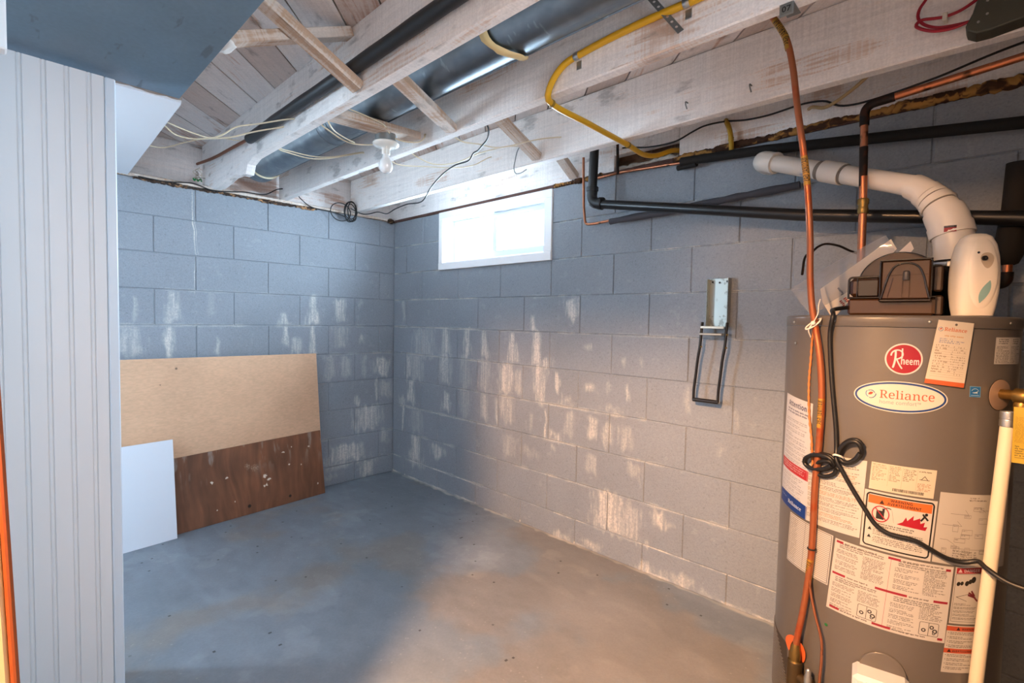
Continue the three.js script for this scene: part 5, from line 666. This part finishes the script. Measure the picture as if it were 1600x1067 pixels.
// air freshener standing at the right of the heater top
const fresh = thing('air_freshener', 'cream automatic air freshener dispenser with teal leaf window', 'dispenser', [3.341, 1.2485, 0.50]);
{
  const H = 0.201, W = [[0, 0.0365], [0.02, 0.040], [0.06, 0.0435], [0.1, 0.0435], [0.14, 0.0415], [0.17, 0.0365], [0.190, 0.028], [0.199, 0.016], [H, 0]], D = [[0, 0.029], [0.04, 0.035], [0.08, 0.039], [0.12, 0.038], [0.165, 0.032], [0.190, 0.024], [0.199, 0.014], [H, 0]];
  const at = (T, y) => { let i = 1; while (i < T.length - 1 && T[i][0] < y) i++; return mix(T[i - 1][1], T[i][1], sstep(0, 1, (y - T[i - 1][0]) / (T[i][0] - T[i - 1][0])) * 0.4 + 0.6 * (y - T[i - 1][0]) / (T[i][0] - T[i - 1][0])); };
  const surf = (a, y, e = 0.62) => { const c = Math.cos(a), s = Math.sin(a); return V(at(W, y) * Math.sign(c) * Math.abs(c) ** e, y, at(D, y) * Math.sign(s) * Math.abs(s) ** e); };
  const grid = (nu, nv, f) => { const P = [], U = [], I = []; for (let j = 0; j <= nv; j++) for (let i = 0; i <= nu; i++) { const p = f(i / nu, j / nv); P.push(p.x, p.y, p.z); U.push(i / nu, j / nv); } for (let j = 0; j < nv; j++) for (let i = 0; i < nu; i++) { const q = j * (nu + 1) + i; I.push(q, q + nu + 1, q + 1, q + 1, q + nu + 1, q + nu + 2); } const g = new THREE.BufferGeometry(); g.setAttribute('position', new THREE.Float32BufferAttribute(P, 3)); g.setAttribute('uv', new THREE.Float32BufferAttribute(U, 2)); g.setIndex(I); g.computeVertexNormals(); return g; };
  const turn = 0.52, put = (g) => g.rotateY(turn).translate(3.341, 1.2485, 0.50);
  const face = (x, y, k) => { let lo = 0.02, hi = Math.PI - 0.02; for (let i = 0; i < 30; i++) { const m = (lo + hi) / 2; if (surf(m, y).x > x) lo = m; else hi = m; } return surf((lo + hi) / 2, y).add(V(0, 0, k)); };
  part(fresh, 'body', put(grid(64, 40, (u, v) => surf(u * 6.28319, H * (1 - (1 - v) ** 1.4)))), cream);
  part(fresh, 'front_panel', put(grid(40, 12, (u, v) => { const a = u * 6.28319, y = 0.103 + 0.088 * v * Math.sin(a) * (1 - 0.02 * v), x = 0.0310 * v * Math.cos(a); return face(x, y, 0.0022 * Math.sqrt(Math.max(0, 1 - v ** 6))); })), M('#f2e8d6', 0.32, { clearcoat: 0.3 }), 'domed front panel');
  part(fresh, 'nozzle_recess', put(grid(28, 6, (u, v) => { const a = u * 6.28319, x = 0.004 + 0.013 * v * Math.cos(a) * (1 + 0.3 * Math.sin(a)), y = 0.131 + 0.019 * v * Math.sin(a); return face(x, y, 0.0026); })), M('#c3b096', 0.45), 'tan nozzle recess');
  const nz = face(-0.003, 0.136, 0.003);
  part(fresh, 'nozzle', put(turned([[0.0045, 0], [0.0058, 0.001], [0.0058, 0.004], [0.003, 0.0045], [0.0026, 0.001], [0, 0.001]], nz.toArray(), nz.clone().add(V(0, 0, 1)).toArray(), 20)), rubber, 'black nozzle');
  const led = face(-0.013, 0.150, 0.0026); part(fresh, 'indicator', put(turned([[0.0026, 0], [0.0026, 0.001], [0, 0.0014]], led.toArray(), led.clone().add(V(0, 0, 1)).toArray(), 12)), rubber);
  part(fresh, 'leaf_window', put(grid(24, 8, (u, v) => { const t = u, c = mix(-1, 1, v), y = mix(0.030, 0.083, t), w = 0.0095 * Math.sin(Math.PI * clamp(t, 0.02, 0.98)) ** 0.8; return face(mix(-0.006, 0.010, t) + c * w, y, 0.0030); })), M('#8fb5b0', 0.3), 'teal leaf-shaped window');
}
// trap of another drain at the right edge
const trap = thing('drain_trap', 'dark drain stack with a copper bend at the right edge', 'pipe', [3.41, 1.35, 0.12]);
part(trap, 'stack', sweep([V(3.418, 1.70, 0.10), V(3.413, 1.56, 0.095), V(3.405, 1.46, 0.09)], (t) => (t > 0.6 ? 0.034 : 0.030), 24), absDull);
part(trap, 'reducer', turned([[0.034, 0], [0.034, 0.03], [0.022, 0.06], [0.014, 0.064]], [3.406, 1.47, 0.09], [3.404, 0, 0.092], 24), absDull);
part(trap, 'copper_bend', sweep(bends([[3.405, 1.42, 0.092], [3.404, 1.352, 0.092], [3.35, 1.345, 0.092], [3.33, 1.40, 0.06]], 0.03), 0.0115, 14), copper, 'copper bend');
part(trap, 'elbow', sweep(bends([[3.405, 1.385, 0.092], [3.404, 1.352, 0.092], [3.365, 1.347, 0.092]], 0.028, 8), 0.0145, 14), copperDark);

// can crusher on the wall
const crusher = thing('can_crusher', 'wall-mounted metal can crusher with black loop handle', 'can crusher', [2.53, 0.87, 0.01]);
const plate = part(crusher, 'channel', [cbox(2.487, 2.578, 1.205, 1.412, 0.002, 0.0045, 0.0008), cbox(2.487, 2.4895, 1.205, 1.408, 0.002, 0.036, 0.0008), cbox(2.5755, 2.578, 1.205, 1.412, 0.002, 0.036, 0.0008)], M('#b9c0bd', 0.34, { metalness: 0.75, map: scaled(tex(256, 256, (u, v) => { const k = sstep(0.62, 0.72, fbm(u * 6, v * 9, 151, 4)) * 0.4; return [mix(235, 120, k), mix(235, 112, k), mix(232, 100, k)]; }), 0.12, 0.22) }), 'bright sheet-metal channel');
for (const [x, y] of [[2.500, 1.397], [2.530, 1.394], [2.562, 1.398]]) part(plate, 'hole', new THREE.CylinderGeometry(0.0045, 0.0045, 0.0012, 16).rotateX(Math.PI / 2).translate(x, y, 0.0046), rubber);
part(crusher, 'jaw', [cbox(2.476, 2.576, 1.198, 1.2025, 0.004, 0.062, 0.001), cbox(2.476, 2.576, 1.196, 1.206, 0.058, 0.0615, 0.001)], M('#c8c2b2', 0.4, { metalness: 0.7 }));
part(crusher, 'foot_jaw', [cbox(2.478, 2.568, 1.168, 1.176, 0.004, 0.066, 0.002), turned([[0.004, 0], [0.0045, 0.001], [0.0045, 0.092]], [2.477, 1.172, 0.066], [3, 1.172, 0.066], 12)], M('#cfc9ba', 0.4, { metalness: 0.6 }));
const hm = M('#191513', 0.38);
for (const [x0, x1] of [[2.478, 2.451], [2.583, 2.557]]) part(crusher, 'handle_arm', sweep(smooth([[x0, 1.222, 0.045], [x0 + 0.001, 1.18, 0.056], [x0 - 0.002, 1.12, 0.058], [x0 - 0.010, 1.07, 0.056], [mix(x0, x1, 0.75), 0.98, 0.052], [x1 + 0.001, 0.93, 0.05], [x1, 0.884, 0.05]], 40), 0.0060, 10, { flat: 0.7 }), hm);
part(crusher, 'grip', sweep([V(2.449, 0.884, 0.05), V(2.558, 0.884, 0.05)], 0.0088, 14), hm, 'black grip bar');
for (const [x, y] of [[2.481, 1.117], [2.5865, 1.117], [2.5885, 1.172]]) part(crusher, 'rivet', new THREE.CylinderGeometry(0.004, 0.004, 0.006, 10).rotateZ(Math.PI / 2).translate(x, y, 0.057), brass);

// boards leaning on the left wall
const O = V(0.112, 0, 0.614), bu = V(Math.sin(5 * rad), 0, Math.cos(5 * rad)), bw = V(-0.1, 0.96, 0); bw.addScaledVector(bu, -bw.dot(bu)).normalize(); const bn = bu.clone().cross(bw).negate();
const lean = (outline, off, t, tone) => extrude(outline, t, { bevel: 0 }).applyMatrix4(new THREE.Matrix4().makeBasis(bu, bw, bu.clone().cross(bw)).setPosition(O.clone().addScaledVector(bn, off)));
const texTan = scaled(tex(768, 512, (u, v) => { const x = u * 1.5, y = v * 1.0, n = fbm(x * 60, y * 160, 161, 3) - 0.5, p = fbm(x * 5, y * 5, 162, 4) - 0.5, spot = Math.max(sstep(0.008, 0.004, Math.hypot(x - 0.85, y - 0.915)), sstep(0.004, 0.002, Math.hypot(x - 0.93, y - 0.83))) * 0.4, b = 1 + n * 0.10 + p * 0.10; return [214 * b * (1 - spot), 172 * b * (1 - spot), 138 * b * (1 - spot)]; }), 1.5, 1.0);
const texBrown = scaled(tex(1024, 512, (u, v) => {
  const x = u * 1.4, y = v * 0.5, wv = (fbm(x * 5, y * 3, 171, 3) - 0.5) * 0.10, n = fbm((x + wv) * 48, y * 5, 172, 4), p = fbm(x * 7, y * 7, 173, 4), scuff = sstep(0.60, 0.74, fbm(x * 34, y * 8, 174, 4)) * sstep(0.18, 0.40, y) * 0.5, b = 0.82 + n * 0.36 + (p - 0.5) * 0.3;
  const dots = [[0.275, 0.335, 0.005], [0.40, 0.21, 0.012], [0.375, 0.185, 0.008], [0.39, 0.155, 0.009], [0.405, 0.15, 0.007], [0.05, 0.08, 0.006], [0.16, 0.23, 0.005], [0.10, 0.34, 0.006], [0.62, 0.25, 0.006], [0.70, 0.24, 0.010], [0.58, 0.10, 0.004], [0.68, 0.075, 0.004], [0.50, 0.29, 0.02], [0.46, 0.275, 0.018], [0.24, 0.25, 0.005], [0.22, 0.36, 0.005]];
  let d = 0; for (const [a, c, r] of dots) d = Math.max(d, sstep(1.2, 0.7, Math.hypot((x - a) * (1 + 0.5 * Math.sin(c * 90)), y - c) / r + (vn(x * 200, y * 200, 175) - 0.5) * 1.0) * (r > 0.015 ? 0.45 * vn(x * 260, y * 260, 176) : 0.9));
  const knot = Math.max(sstep(0.011, 0.006, Math.hypot(x - 0.245, y - 0.045)), sstep(0.012, 0.007, Math.hypot(x - 0.50, y - 0.05))) * 0.7;
  return [[118, 236], [76, 228], [52, 214]].map(([a, w]) => mix(mix(a * b * (1 - knot), 170, scuff), w, d));
}), 1.4, 0.5);
const edgeTan = M('#8f6a4c', 0.85);
const tanBoard = thing('hardboard_sheet', 'large tan hardboard sheet leaning on the left block wall', 'board', [0.1, 0, 1.2]);
part(tanBoard, 'sheet', lean([[0.006, 0.003], [1.32, 0.003], [1.32, 0.979], [0.006, 0.966]], 0.0, 0.0035), M('#ffffff', 0.62, { map: texTan }));
const brown = thing('plywood_board', 'dark brown stained plywood board with white paint spots, in front of the tan sheet', 'board', [0.13, 0, 1.1]);
part(brown, 'sheet', lean([[0.0, 0.001], [1.20, 0.001], [1.20, 0.412], [0.895, 0.418], [0.5, 0.4265], [0.013, 0.4355]], 0.0085, 0.006), M('#ffffff', 0.55, { map: texBrown }));
{ // white board standing against the plywood
  const a = V(0.2485, 0.001, 1.506), d = V(0.018, 0, 0.235).normalize(), up = V(-0.045, 0.54, 0.018); up.addScaledVector(d, -up.dot(d)).normalize();
  const g = extrude([[0, 0], [0.44, 0], [0.44, 0.535], [0.003, 0.536]], 0.010).applyMatrix4(new THREE.Matrix4().makeBasis(d, up, d.clone().cross(up)).setPosition(a));
  single('white_board', 'small white board leaning in front of the brown plywood, left edge hidden', 'board', g, M('#dfe4ec', 0.4));
}
renderer.render(scene, camera);
